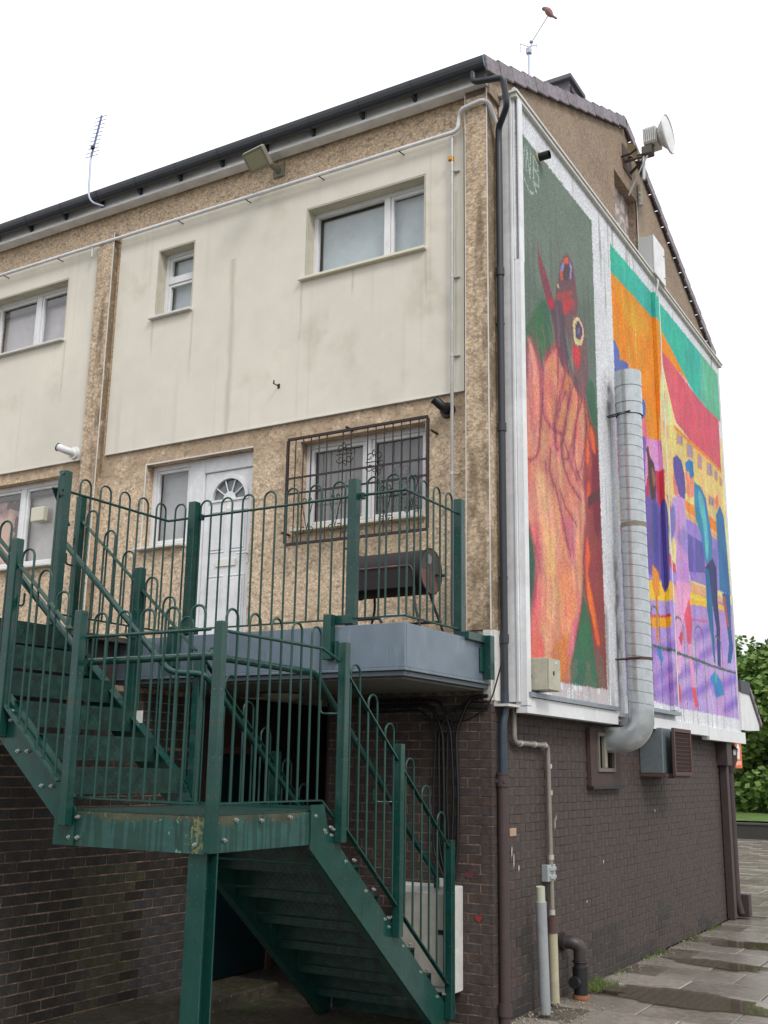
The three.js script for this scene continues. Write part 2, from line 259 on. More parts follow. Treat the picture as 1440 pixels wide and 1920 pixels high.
const STREET = [
  [0, '#38b09e', [2.99,7.98, 8.24,8.17, 8.17,7.29, 7.18,7.21, 6.38,7.31, 5.45,7.56, 4.95,7.67, 3.85,7.66, 2.96,7.60]],
  [0, '#62b194', [7.16,8.13, 8.24,8.17, 8.21,7.29, 7.54,7.26, 6.97,7.24]],
  [0, '#e08a22', [2.96,7.61, 3.85,7.66, 4.53,7.67, 4.96,7.67, 5.46,7.56, 6.40,7.33, 5.69,7.34, 5.00,7.35, 4.71,6.01, 4.17,5.92, 3.86,5.68, 2.96,5.76, 2.92,6.91]],
  [6, '#d79a2a', [3.40,7.53, 4.34,7.57, 4.42,7.30, 3.62,7.15]],
  [0, '#5f6fb4', [2.92,6.75, 3.09,6.78, 3.23,6.69, 3.25,6.59, 3.36,6.63, 3.56,6.66, 3.60,6.12, 2.93,5.91, 2.91,6.57]],
  [0, '#4f6fb8', [3.92,6.34, 4.12,6.39, 4.20,6.34, 4.16,6.18, 4.03,6.11, 3.89,6.12]],
  [0, '#d5787c', [3.92,6.09, 4.17,6.15, 4.23,5.95, 4.10,5.85, 3.91,5.87]],
  [0, '#7a5fb0', [3.89,5.88, 4.11,5.90, 4.03,5.34, 3.89,5.31]],
  [0, '#cf8fc4', [4.17,5.92, 4.74,6.02, 4.83,5.64, 4.86,5.47, 4.02,5.27, 4.12,5.75]],
  [0, '#d9cd92', [4.98,7.19, 5.13,7.17, 5.48,6.50, 5.39,5.59, 4.86,5.47, 4.77,6.03, 4.84,6.69]],
  [0, '#cf5a6c', [5.00,7.35, 5.69,7.34, 6.39,7.29, 7.23,7.25, 8.08,7.29, 8.04,6.47, 7.06,6.45, 6.23,6.46, 5.55,6.52, 5.28,6.84, 5.04,7.18]],
  [0, '#c06a48', [5.00,6.79, 5.08,6.80, 5.07,6.57, 5.00,6.53]],
  [0, '#d8c07c', [4.82,6.24, 5.50,6.46, 6.29,6.44, 7.02,6.47, 8.06,6.44, 8.09,5.69, 7.40,5.55, 6.42,5.35, 5.84,5.41, 5.05,4.93, 5.21,4.57, 5.00,4.62, 4.82,5.31]],
  [0, '#dc8a38', [5.48,6.45, 6.29,6.46, 7.03,6.48, 8.07,6.47, 8.07,6.42, 7.01,6.42, 6.28,6.40, 5.47,6.39]],
  [0, '#d99a4a', [5.57,6.38, 5.90,6.42, 5.88,6.26, 5.54,6.21]],
  [0, '#a890a8', [5.61,6.36, 5.86,6.39, 5.83,6.27, 5.58,6.23]],
  [0, '#d99a4a', [6.07,6.39, 6.42,6.42, 6.38,6.21, 6.02,6.15]],
  [0, '#a890a8', [6.11,6.37, 6.37,6.40, 6.33,6.21, 6.07,6.17]],
  [0, '#d99a4a', [6.63,6.38, 6.91,6.40, 6.87,6.17, 6.58,6.13]],
  [0, '#a890a8', [6.68,6.37, 6.86,6.37, 6.82,6.17, 6.64,6.16]],
  [0, '#d99a4a', [7.15,6.39, 7.55,6.43, 7.50,6.23, 7.10,6.16]],
  [0, '#a890a8', [7.19,6.38, 7.49,6.41, 7.45,6.23, 7.15,6.19]],
  [0, '#d99a4a', [7.59,6.39, 7.84,6.39, 7.80,6.22, 7.55,6.20]],
  [0, '#a890a8', [7.64,6.37, 7.79,6.37, 7.75,6.23, 7.60,6.23]],
  [0, '#d99a4a', [7.88,6.34, 8.11,6.34, 8.08,6.21, 7.85,6.19]],
  [0, '#a890a8', [7.93,6.33, 8.05,6.31, 8.03,6.21, 7.91,6.22]],
  [0, '#d99a4a', [7.13,5.87, 7.53,5.90, 7.50,5.77, 7.10,5.71]],
  [0, '#a890a8', [7.17,5.86, 7.47,5.88, 7.45,5.77, 7.15,5.74]],
  [0, '#de8436', [5.82,5.50, 6.46,5.52, 7.21,5.56, 8.05,5.53, 8.07,5.38, 7.26,5.37, 6.42,5.35, 5.83,5.36]],
  [0, '#cfa070', [5.81,5.34, 6.42,5.35, 7.26,5.36, 8.06,5.35, 8.04,5.27, 7.24,5.27, 6.41,5.27, 5.81,5.26]],
  [0, '#8f7cc4', [5.79,5.25, 6.41,5.27, 7.24,5.27, 8.04,5.27, 8.14,4.83, 8.18,4.55, 5.90,4.42, 5.78,4.67]],
  [0, '#5f5a9e', [5.87,5.05, 6.72,5.07, 6.68,4.64, 5.79,4.52]],
  [0, '#7468b4', [6.15,5.06, 6.28,5.06, 6.17,4.53, 6.05,4.54]],
  [0, '#7a74ba', [6.72,5.07, 7.49,5.12, 7.42,4.81, 6.71,4.79]],
  [0, '#a98fce', [2.90,3.81, 4.90,4.06, 5.83,4.06, 8.11,4.29, 8.20,2.66, 3.94,2.72, 3.04,2.68, 3.03,3.46]],
  [5, '#b99cd0', [4.82,3.55, 8.23,3.54, 8.20,2.71, 6.23,2.75, 4.97,2.78]],
  [4, '#8a6fc0', [4.03,3.33, 5.03,3.52, 5.09,3.43, 4.05,3.26]],
  [4, '#8a6fc0', [4.05,3.01, 4.76,3.22, 4.82,3.14, 4.07,2.93]],
  [4, '#8a6fc0', [3.96,2.81, 4.95,3.04, 5.00,2.95, 3.98,2.74]],
  [4, '#8a6fc0', [5.03,3.13, 6.02,3.38, 6.09,3.29, 5.06,3.05]],
  [4, '#8a6fc0', [5.61,2.92, 6.87,3.23, 6.93,3.13, 5.63,2.84]],
  [4, '#8a6fc0', [6.21,3.49, 7.17,3.74, 7.24,3.65, 6.24,3.40]],
  [4, '#8a6fc0', [6.83,3.09, 8.19,3.38, 8.27,3.28, 6.86,3.00]],
  [4, '#8a6fc0', [4.91,2.84, 5.62,3.01, 5.68,2.92, 4.93,2.76]],
  [4, '#8a6fc0', [6.10,3.74, 6.85,3.96, 6.92,3.87, 6.12,3.65]],
  [4, '#8a6fc0', [7.34,2.85, 8.20,3.04, 8.28,2.94, 7.37,2.76]],
  [0, '#c9506a', [4.81,4.59, 5.20,4.51, 5.22,4.40, 4.81,4.40]],
  [0, '#e6b93c', [3.95,4.12, 4.86,4.22, 5.87,4.27, 6.74,4.30, 7.70,4.32, 7.71,4.25, 6.71,4.17, 5.83,4.09, 4.89,3.99, 3.95,3.89]],
  [0, '#d8a880', [5.81,4.39, 6.59,4.44, 7.53,4.43, 7.66,4.36, 6.65,4.31, 5.87,4.27]],
  [0, '#e2cc50', [5.86,4.24, 7.11,4.30, 7.65,4.30, 7.10,4.25, 5.85,4.17]],
  [0, '#e1a026', [3.98,3.69, 4.86,3.80, 4.85,3.67, 3.98,3.56]],
  [0, '#c4383f', [3.98,3.71, 4.86,3.82, 4.86,3.79, 3.98,3.69]],
  [0, '#c46a90', [5.80,3.90, 6.67,3.98, 6.66,3.95, 5.79,3.87]],
  [0.35, '#c0344e', [4.54,5.58, 4.87,5.64, 4.83,5.19, 4.54,5.14, 4.42,5.48, 4.18,5.25, 4.06,4.86, 3.98,4.72, 3.97,4.96, 4.13,5.41]],
  [0.35, '#4c3638', [4.13,5.77, 4.23,5.81, 4.28,5.70, 4.44,5.65, 4.50,5.50, 4.46,5.27, 4.42,5.10, 4.25,5.16, 4.17,5.42, 4.18,5.65]],
  [1, '#8a5f58', [4.33,5.58, 4.48,5.51, 4.46,5.40, 4.37,5.36]],
  [1, '#6a579e', [3.96,5.08, 4.34,5.16, 4.68,5.11, 4.90,5.03, 4.82,4.23, 4.50,4.22, 4.28,4.31, 4.03,4.23, 3.95,4.55]],
  [1, '#4a3f8c', [4.65,5.15, 4.92,5.12, 4.84,4.21, 4.53,4.19]],
  [4, '#44489a', [4.29,5.07, 4.50,5.12, 4.47,4.44, 4.29,4.37]],
  [0.35, '#dc8c30', [4.18,4.35, 4.44,4.28, 4.44,4.01, 4.26,3.95, 4.14,4.07]],
  [0.35, '#c4783c', [4.25,3.96, 4.34,3.98, 4.30,3.42, 4.21,3.43]],
  [0.35, '#3a84c4', [4.21,3.39, 4.32,3.38, 4.47,3.24, 4.38,3.20, 4.23,3.27]],
  [0.35, '#5d4f9c', [5.34,5.95, 5.51,6.05, 5.73,6.03, 5.86,5.88, 5.89,5.65, 5.80,5.47, 5.60,5.45, 5.50,5.56, 5.39,5.67, 5.32,5.81]],
  [0.35, '#d8707c', [5.33,5.83, 5.39,5.66, 5.52,5.52, 5.41,5.45, 5.29,5.47, 5.28,5.62]],
  [0.35, '#d4566c', [4.91,5.33, 5.04,5.34, 5.13,5.21, 5.03,5.14, 4.94,5.23]],
  [0.35, '#bd92cc', [5.20,5.38, 5.53,5.50, 5.82,5.50, 5.82,5.22, 5.83,4.91, 5.83,4.68, 5.85,4.36, 5.55,4.29, 5.25,4.32, 5.21,4.57, 5.30,4.81, 5.13,4.90, 5.02,4.75, 4.96,4.87, 5.08,5.11]],
  [2, '#7a76bc', [5.09,5.20, 5.28,5.29, 5.29,5.02, 5.15,4.86, 5.02,4.74, 4.96,4.87]],
  [3, '#9a82c8', [5.36,4.95, 5.78,5.08, 5.80,4.76, 5.41,4.83]],
  [0.35, '#dc9cc4', [5.17,4.31, 5.85,4.36, 5.84,4.15, 5.50,3.90, 5.29,3.69, 5.33,3.46, 5.18,3.14, 5.04,3.09, 5.08,3.71, 5.09,4.02]],
  [0.35, '#d4546e', [5.78,4.16, 5.88,3.85, 5.74,3.55, 5.59,3.55, 5.48,3.90]],
  [0.35, '#dc94bc', [5.57,3.55, 5.75,3.56, 5.87,3.02, 5.72,2.99]],
  [0.35, '#d2565e', [5.05,3.03, 5.14,2.97, 5.15,2.77, 5.05,2.79]],
  [0.35, '#d8525e', [5.67,2.99, 5.85,3.02, 5.95,2.77, 5.81,2.75]],
  [0.35, '#c4485e', [5.32,3.69, 5.39,3.64, 5.29,3.48, 5.17,3.57]],
  [0.35, '#d98a70', [5.94,5.96, 6.15,5.94, 6.35,5.95, 6.33,5.66, 6.05,5.57, 5.89,5.65, 5.96,5.79, 5.88,5.83]],
  [0.35, '#2b79b4', [5.92,6.03, 6.13,6.15, 6.36,6.17, 6.37,5.96, 6.18,5.88, 6.11,5.96, 5.96,5.94]],
  [0.35, '#3a7fa8', [6.36,5.88, 6.72,5.89, 6.97,5.78, 7.11,5.49, 7.21,5.17, 7.13,4.91, 6.88,4.79, 6.72,4.86, 6.57,5.19, 6.35,5.33, 6.31,5.58]],
  [3, '#5fb2bf', [6.57,5.81, 6.80,5.76, 6.95,5.46, 6.99,5.12, 6.90,4.87, 6.79,4.94, 6.74,5.32, 6.58,5.57]],
  [0.35, '#b05a60', [6.81,4.81, 6.97,4.83, 6.91,4.75, 6.82,4.75]],
  [0.35, '#38406e', [6.73,4.74, 7.16,4.94, 7.37,4.83, 7.33,4.33, 7.38,3.98, 7.30,3.40, 7.11,3.41, 7.16,3.96, 7.01,4.26]],
  [0.35, '#2f6b94', [6.70,4.74, 6.91,4.72, 7.01,4.26, 7.00,3.84, 7.00,3.42, 6.91,3.44, 6.82,3.82, 6.69,4.15]],
  [0.35, '#3a86c6', [6.64,3.19, 6.88,3.30, 7.08,3.27, 7.32,3.17, 7.40,3.02, 6.91,2.95, 6.80,3.09]],
  [0.35, '#5fae9c', [6.92,3.28, 7.04,3.27, 6.99,3.15, 6.92,3.17]],
  [0.35, '#cf7c62', [7.52,5.88, 7.73,6.03, 7.77,5.86, 7.60,5.74]],
  [0.35, '#3a6f9c', [7.54,5.65, 7.82,5.87, 8.03,5.73, 8.09,5.38, 8.13,4.95, 8.14,4.57, 7.75,4.52, 7.50,4.53, 7.53,5.17]],
  [0.35, '#2f5c8e', [7.62,4.50, 8.13,4.56, 8.07,4.06, 8.13,3.75, 7.93,3.51, 7.70,3.49, 7.88,3.79, 7.78,4.15]],
  [0.35, '#a85a50', [7.64,4.47, 7.82,4.48, 7.94,4.05, 7.83,4.01]],
  [0, '#c98fc0', [2.90,5.88, 3.63,6.07, 3.67,5.69, 2.93,5.52]],
  [0, '#c94a5c', [2.93,5.52, 3.67,5.69, 3.70,5.33, 2.96,5.18]],
  [0, '#b78cc0', [2.96,5.18, 3.70,5.33, 3.72,5.16, 2.98,5.01]],
  [0, '#cf9f38', [2.98,5.01, 3.72,5.16, 3.76,4.72, 3.02,4.60]],
  [0, '#7078a0', [3.02,4.60, 3.76,4.72, 3.76,4.70, 3.03,4.58]],
  [0, '#c94456', [3.03,4.58, 3.76,4.70, 3.77,4.55, 3.04,4.44]],
  [0, '#46b07c', [3.04,4.44, 3.77,4.55, 3.79,4.38, 3.06,4.27]],
  [0, '#b0c04c', [3.06,4.27, 3.79,4.38, 3.79,4.31, 3.06,4.21]],
  [0, '#c23e56', [3.06,4.21, 3.79,4.31, 3.81,4.18, 3.08,4.09]],
  [0, '#d0943a', [3.08,4.09, 3.81,4.18, 3.82,4.01, 3.09,3.92]],
  [0, '#70786a', [3.09,3.92, 3.82,4.01, 3.83,3.95, 3.10,3.87]],
  [0, '#a58cc8', [3.10,3.87, 3.83,3.95, 3.96,2.53, 3.23,2.52]],
];
const RAILS = [
  [3.97,3.36, 4.79,3.38, 5.70,3.38, 6.90,3.37, 8.21,3.39],
];

// ---------------------------------------------------------------- ground
const slabTex = dataTex(1024, 1024, (i, j, o) => {
  const a = wrapN(i, j, 1024, 6, 51), b = wrapN(i, j, 1024, 40, 52), c = wrapN(i, j, 1024, 300, 53), sp = hash(i >> 1, j >> 1, 54);
  let v = 178 + 50 * (a - 0.5) + 34 * (b - 0.5) + 46 * (c - 0.5) + (sp > 0.985 ? 50 : sp < 0.03 ? -34 : 0);
  o[0] = v * 1.02; o[1] = v * 0.98; o[2] = v * 0.93;
});
const slabMats = [0.80, 0.92, 1.04, 0.72, 0.97, 1.16].map((k, i) => std({ color: lin(0.60 * k, 0.585 * k, 0.57 * k), map: scaled(slabTex, 1.9, i * 0.31, i * 0.17), roughness: [0.17, 0.24, 0.14, 0.3, 0.21, 0.12][i], roughnessMap: scaled(roughMap, 1.4, i * 0.2, i * 0.1), bumpMap: scaled(grainH, 0.25), bumpScale: 0.0012 }));
const dirtTex = dataTex(1024, 1024, (i, j, o) => {
  const a = wrapN(i, j, 1024, 8, 61), b = wrapN(i, j, 1024, 50, 62), c = hash(i >> 1, j >> 1, 63), m = clamp((a - 0.52) * 5, 0, 1);
  let v = 84 + 40 * (b - 0.5) + 30 * (c - 0.5); o[0] = v * lerp(1.03, 0.9, m); o[1] = v * lerp(0.94, 0.92, m); o[2] = v * lerp(0.82, 0.68, m);
  if (hash(i >> 2, j >> 2, 64) > 0.994) { o[0] = 170; o[1] = 165; o[2] = 152; }
});
const dirt = std({ map: scaled(dirtTex, 2.6), roughness: 0.75, bumpMap: scaled(grainH, 0.4), bumpScale: 0.004 });
{
  const ground = structure('ground', 'wide dark ground below the paving and lawn', 'ground');
  part('ground_sheet', metric(new THREE.PlaneGeometry(320, 320).rotateX(-Math.PI / 2).translate(0, -0.03, -40)), dirt, ground);
  const yard = structure('yard_concrete', 'dirty brown concrete yard under the stair and deck', 'yard');
  part('concrete_sheet', span(-12, 0.02, -0.028, 0, -4, 9), dirt, yard);
  part('concrete_step', span(-2.62, -2.12, -0.02, 0.1, -0.1, 4.2, 0.02), dirt, yard);
}
{
  const paving = structure('paving', 'wet uneven concrete paving slabs beside the brick gable', 'paving');
  const variants = []; for (let i = 0; i < 4; i++) variants.push(box(0.742, 0.06, 0.592, 0.006 + i * 0.002));
  const rest = []; let n = 0; const list = [];
  for (let r = 0; r < 62; r++) {
    const z = 1.9 - r * 0.6 + 0.3;
    for (let c = -14; c < 8; c++) {
      const x = 0.39 + c * 0.75 + (r % 2) * 0.375;
      if (z > -8.9 && x < 0.3) continue;
      if (x > 0.1 + 0.12 * Math.max(0, 6 - z) + 1.5) continue;
      if (x < -7.5 + (z + 26) * 0.3 && z < -20) continue;
      const d = Math.hypot(x - 3.78, z - 8.15); list.push([d, x, z, r, c]);
    }
  }
  list.sort((a, b) => a[0] - b[0]);
  for (const [, x, z, r, c] of list) {
    const g = variants[(hash(r, c, 1) * 4) | 0], m = slabMats[(hash(r, c, 2) * 6) | 0];
    const y = -0.03 + (hash(r, c, 3) - 0.5) * 0.012, ax = (hash(r, c, 4) - 0.5) * 0.014, az = (hash(r, c, 5) - 0.5) * 0.014;
    if (n++ < 300) part('slab', g, m, paving, [x, y, z], [ax, 0, az]);
    else rest.push(g.clone().applyMatrix4(new THREE.Matrix4().makeRotationFromEuler(new THREE.Euler(ax, 0, az)).setPosition(x, y, z)));
  }
  if (rest.length) { const s = part('slabs', merge(rest), slabMats[1], paving); s.userData.kind = 'stuff'; }
}
// puddles: thin water lying on the slabs
const water = new THREE.MeshPhysicalMaterial({ color: lin(0.3, 0.26, 0.2), transmission: 0.8, thickness: 0, roughness: 0.03, ior: 1.33 });
for (const [x, z, a, b, t, s, label] of [
  [0.95, -1.9, 0.85, 0.34, -0.1, 1, 'broad brown puddle on the paving by the black soil pipe'],
  [0.75, -3.9, 0.55, 0.22, -0.15, 2, 'small puddle on paving halfway along the brick gable'],
  [0.8, -5.4, 0.6, 0.28, -0.1, 3, 'shallow puddle on paving towards the far drainpipes'],
  [0.55, 0.1, 0.55, 0.3, 0.1, 4, 'muddy puddle at the foot of the grey and cream pipes']]) {
  const sh = []; for (let i = 0; i < 150; i++) { const q = i / 150 * Math.PI * 2, k = 0.45 + 1.0 * fbm(Math.cos(q) * 2.2 + s * 5, Math.sin(q) * 2.2 + 3, 5, s); const u = Math.cos(q) * a * k, v = Math.sin(q) * b * k; sh.push(new THREE.Vector2(u * Math.cos(t) - v * Math.sin(t), u * Math.sin(t) + v * Math.cos(t))); }
  const p = thing('puddle', label, 'puddle', [x, 0.0125, z], 'puddles on the paving');
  part('water', metric(new THREE.ShapeGeometry(new THREE.Shape(sh)).rotateX(-Math.PI / 2)), water, p);
}

// ---------------------------------------------------------------- the building
const house = thing('maisonette_building', 'end of terrace block with cream render, tan roughcast and dark brick ground floor', 'building');
const WALL = -0.09, GX = 0.17;                       // front wall plane, mural plane
// roughcast of the front, one texture for the whole wall (uv in metres: x -7.6..0.1, y 2.9..8.45)
const rcTex = dataTex(2048, 1472, (i, j, o) => {
  const x = -7.6 + i / 2048 * 7.7, y = 2.9 + j / 1472 * 5.55;
  const c1 = hash(i >> 1, j >> 1, 71), c2 = vnoise(i / 4.2, j / 2.9, 72), c3 = vnoise(i / 9, j / 6, 73), b = fbm(x * 1.1, y * 1.1, 4, 74);
  let v = 0.95 + 0.26 * (c2 - 0.5) + 0.16 * (c1 - 0.5) + 0.12 * (c3 - 0.5) + 0.06 * (b - 0.5); if (c3 < 0.2) v *= 0.88;
  let r = 208 * v, g = 186 * v, q = 160 * v;
  if (c2 > 0.8) { r += 8; g += 6; q += 2; }
  // brown grime with its own grain in the damp band below the render panels, green-black algae here and there
  const grain = fbm(x * 9, y * 9, 4, 75), band = y < 5.3 ? smoothstep(y + 0.35 * (fbm(x * 2.3, y * 2.3, 3, 76) - 0.5), 4.72, 5.1) : 0;
  const grime = clamp((grain - 0.68 + 0.44 * band) * 3.2, 0, 1) * (0.25 + 0.75 * c2);
  r = lerp(r, 130, grime * 0.5); g = lerp(g, 107, grime * 0.5); q = lerp(q, 86, grime * 0.5);
  const al = clamp((fbm(x * 1.7 + 3, y * 0.7, 4, 77) - 0.58) * 6, 0, 1) * clamp((grain - 0.42) * 4, 0, 1); r = lerp(r, 116, al * 0.12); g = lerp(g, 104, al * 0.12); q = lerp(q, 82, al * 0.12);
  o[0] = r; o[1] = g; o[2] = q;
});
function wallUV(g) { const p = g.attributes.position, n = g.attributes.normal, uv = g.attributes.uv; for (let i = 0; i < p.count; i++) { const x = p.getX(i) + (Math.abs(n.getX(i)) > 0.7 ? p.getZ(i) * 1.3 : 0), y = p.getY(i) + (Math.abs(n.getY(i)) > 0.7 ? p.getZ(i) : 0); uv.setXY(i, (x + 7.6) / 7.7, (y - 2.9) / 5.55); } return g; }
const pebbleB = scaled(pebbleH, 7.7, 0, 0); pebbleB.repeat.set(7.7, 5.55);
const roughcast = std({ map: rcTex, roughness: 0.95, bumpMap: pebbleB, bumpScale: 0.0016 });
// pier variant: more weathered towards brown moss streaks at the corner, uv the same
const pierTex = dataTex(256, 2048, (i, j, o) => {
  const x = i / 256 * 0.75, y = 2.9 + j / 2048 * 5.55, c1 = hash(i >> 1, j >> 1, 81), c2 = vnoise(i / 7, j / 5, 82), c3 = vnoise(i / 16, j / 11, 83);
  let v = 0.88 + 0.32 * (c2 - 0.5) + 0.22 * (c1 - 0.5) + 0.16 * (c3 - 0.5);
  let r = 207 * v, g = 184 * v, q = 157 * v; const st = fbm(x * 7, y * 0.9, 4, 84), gr = fbm(x * 14, y * 9, 3, 85), side = x > 0.34 ? 0.75 : x > 0.15 ? 0.1 : 0, m = clamp(clamp((st - 0.5 + side * 0.3) * 5, 0, 1) * clamp((gr - 0.3 + side * 0.2) * 3, 0, 1), 0, 1);
  r = lerp(r, 92, m * 0.58); g = lerp(g, 79, m * 0.58); q = lerp(q, 60, m * 0.58); o[0] = r; o[1] = g; o[2] = q;
});
const pierMat = std({ map: pierTex, roughness: 0.95, bumpMap: (() => { const t = pebbleH.clone(); t.repeat.set(0.75, 5.55); t.needsUpdate = true; return t; })(), bumpScale: 0.0016 });
function pierUV(g, x0) { const p = g.attributes.position, n = g.attributes.normal, uv = g.attributes.uv; for (let i = 0; i < p.count; i++) { const s = Math.abs(n.getX(i)) > 0.7 ? 0.36 - p.getZ(i) : p.getX(i) - x0; uv.setXY(i, s / 0.75, (p.getY(i) - 2.9) / 5.55); } return g; }

// openings in the front wall: [x0, x1, y0, y1]
const OP = { bed: [-2.085, -0.69, 6.80, 7.58], bath: [-4.12, -3.59, 6.80, 7.61], bedL: [-6.95, -5.55, 6.83, 7.61], kitchen: [-2.08, -0.685, 4.17, 5.055], hall: [-4.10, -3.52, 4.17, 5.085], door: [-3.52, -2.66, 3.0, 5.085], kitchenL: [-6.85, -5.43, 4.12, 5.14] };
{
  const outline = [[-12, 2.62], [-3.52, 2.62], [-3.52, 4.17], [-4.10, 4.17], [-4.10, 5.085], [-2.66, 5.085], [-2.66, 2.62], [-0.1, 2.62], [-0.1, 8.30], [-12, 8.30]];
  const g = metric(extrude(outline, 0.24, ['bed', 'bath', 'bedL', 'kitchen', 'kitchenL'].map((k) => rect(...OP[k].slice(0, 2), ...OP[k].slice(2)).reverse())).translate(0, 0, WALL - 0.24));
  part('front_wall', wallUV(g), roughcast, house);
}
// cream render panels between the piers, a little proud of the roughcast
const panelTex = dataTex(1536, 896, (i, j, o) => {
  const x = -7.6 + i / 1536 * 7.7, y = 5.25 + j / 896 * 2.75;
  const b = fbm(x * 0.9, y * 0.9, 4, 91), f = fbm(x * 6, y * 6, 3, 92), st = vnoise(x * 22, y * 0.55, 93), st2 = vnoise(x * 60, y * 0.8, 94), h = hash(i, j, 95);
  let v = 0.955 + 0.07 * (b - 0.5) + 0.04 * (f - 0.5) + 0.02 * (h - 0.5);
  let r = 227 * v, g = 222 * v, q = 209 * v;
  const dirty = clamp((st - 0.66) * 3.2, 0, 1) * clamp((fbm(x * 2, y * 0.6, 3, 96) - 0.45) * 4, 0, 1) * (0.4 + 0.6 * f) + clamp((st2 - 0.78) * 3, 0, 1) * clamp((b - 0.5) * 5, 0, 1) * 0.3;
  let k = clamp(dirty, 0, 1) * 0.2; r = lerp(r, 150, k); g = lerp(g, 146, k); q = lerp(q, 134, k);
  // the long grey-brown run below the small window, and grey mottling at the foot of the panel
  const dx = Math.abs(x + 3.02 + 0.05 * (vnoise(y * 4, 1, 97) - 0.5)), run = y < 7.25 ? clamp(1 - dx / (0.035 + 0.03 * vnoise(y * 9, 2, 98)), 0, 1) * (0.45 + 0.6 * f) : 0;
  const mot = clamp((fbm(x * 1.6 + 7, y * 1.6, 5, 99) - 0.55) * 4, 0, 1) * clamp((f - 0.35) * 3, 0, 1);
  k = clamp(run * 0.35 + mot * 0.22, 0, 0.6); r = lerp(r, 128, k); g = lerp(g, 120, k); q = lerp(q, 104, k);
  // thin drips from the ends of the sills
  for (const [cx, top, len] of [[-2.12, 6.76, 0.5], [-0.68, 6.76, 0.62], [-4.15, 6.76, 0.42], [-3.57, 6.76, 0.7], [-5.52, 6.79, 0.6], [-1.5, 6.76, 0.3], [-0.36, 7.3, 1.6]]) { const dd = Math.abs(x - cx - 0.012 * (vnoise(y * 7, cx, 101) - 0.5)), L = len * (0.6 + 0.8 * vnoise(x * 90, 3, 102)); if (y < top && y > top - L && dd < 0.022) { const w = (1 - dd / 0.022) * (0.35 + 0.65 * vnoise(x * 160, y * 5, 103)) * 0.3; r = lerp(r, 120, w); g = lerp(g, 112, w); q = lerp(q, 96, w); } }
  o[0] = r; o[1] = g; o[2] = q;
});
const renderMat = std({ map: panelTex, roughness: 0.85, bumpMap: scaled(grainH, 1), bumpScale: 0.0012 });
renderMat.bumpMap.repeat.set(14, 5);
for (const [x0, x1, keys] of [[-4.72, -0.275, ['bed', 'bath']], [-12, -5.04, ['bedL']]]) {
  const g = metric(extrude(rect(x0, x1, 5.282, 7.945), 0.022, keys.map((k) => { const [a, b, c, d] = OP[k]; return rect(a - 0.004, b + 0.004, c, d + 0.004).reverse(); }), 0).translate(0, 0, WALL + 0.001));
  const p = g.attributes.position, uv = g.attributes.uv; for (let i = 0; i < p.count; i++) uv.setXY(i, (p.getX(i) + 7.6) / 7.7, (p.getY(i) - 5.25) / 2.75);
  part('render_panel', g, renderMat, house);
  part('drip_bead', span(x0, x1, 5.272, 5.284, WALL, WALL + 0.032), whiteDull, house);
  // smooth render of the window reveals
  for (const k of keys) { const [a, b, c, d] = OP[k], z0 = WALL - 0.13, z1 = WALL + 0.0215; part('window_reveal', merge([span(a + 0.0005, a + 0.012, c, d, z0, z1), span(b - 0.012, b - 0.0005, c, d, z0, z1), span(a + 0.012, b - 0.012, d - 0.012, d - 0.0005, z0, z1)]), std({ color: '#cdc9b8', roughness: 0.85, map: scaled(blotch, 0.8) }), house); }
}
// piers with white corner beads
for (const [x0, x1, y0, y1] of [[-0.225, 0.0, 3.09, 8.28], [-5.02, -4.775, 2.62, 7.98]]) {
  const pier = part('pier', pierUV(span(x0, x1, y0, y1, -0.45, 0), x0), pierMat, house);
  part('corner_bead', span(x1 - 0.004, x1 + 0.005, y0, y1, -0.004, 0.005), whiteDull, pier);
  if (x0 > -1) part('corner_bead', span(x0 - 0.004, x0 + 0.003, y0, y1, -0.004, 0.004), whiteDull, pier);
}
part('fascia_board', merge([span(-12, 0.015, 8.27, 8.30, -0.06, 0.075), span(-12, 0.015, 8.30, 8.45, -0.06, 0.055)]), white, house);
part('soffit_board', span(-12, -0.02, 8.45, 8.458, -0.1, 0.07), whiteDull, house);

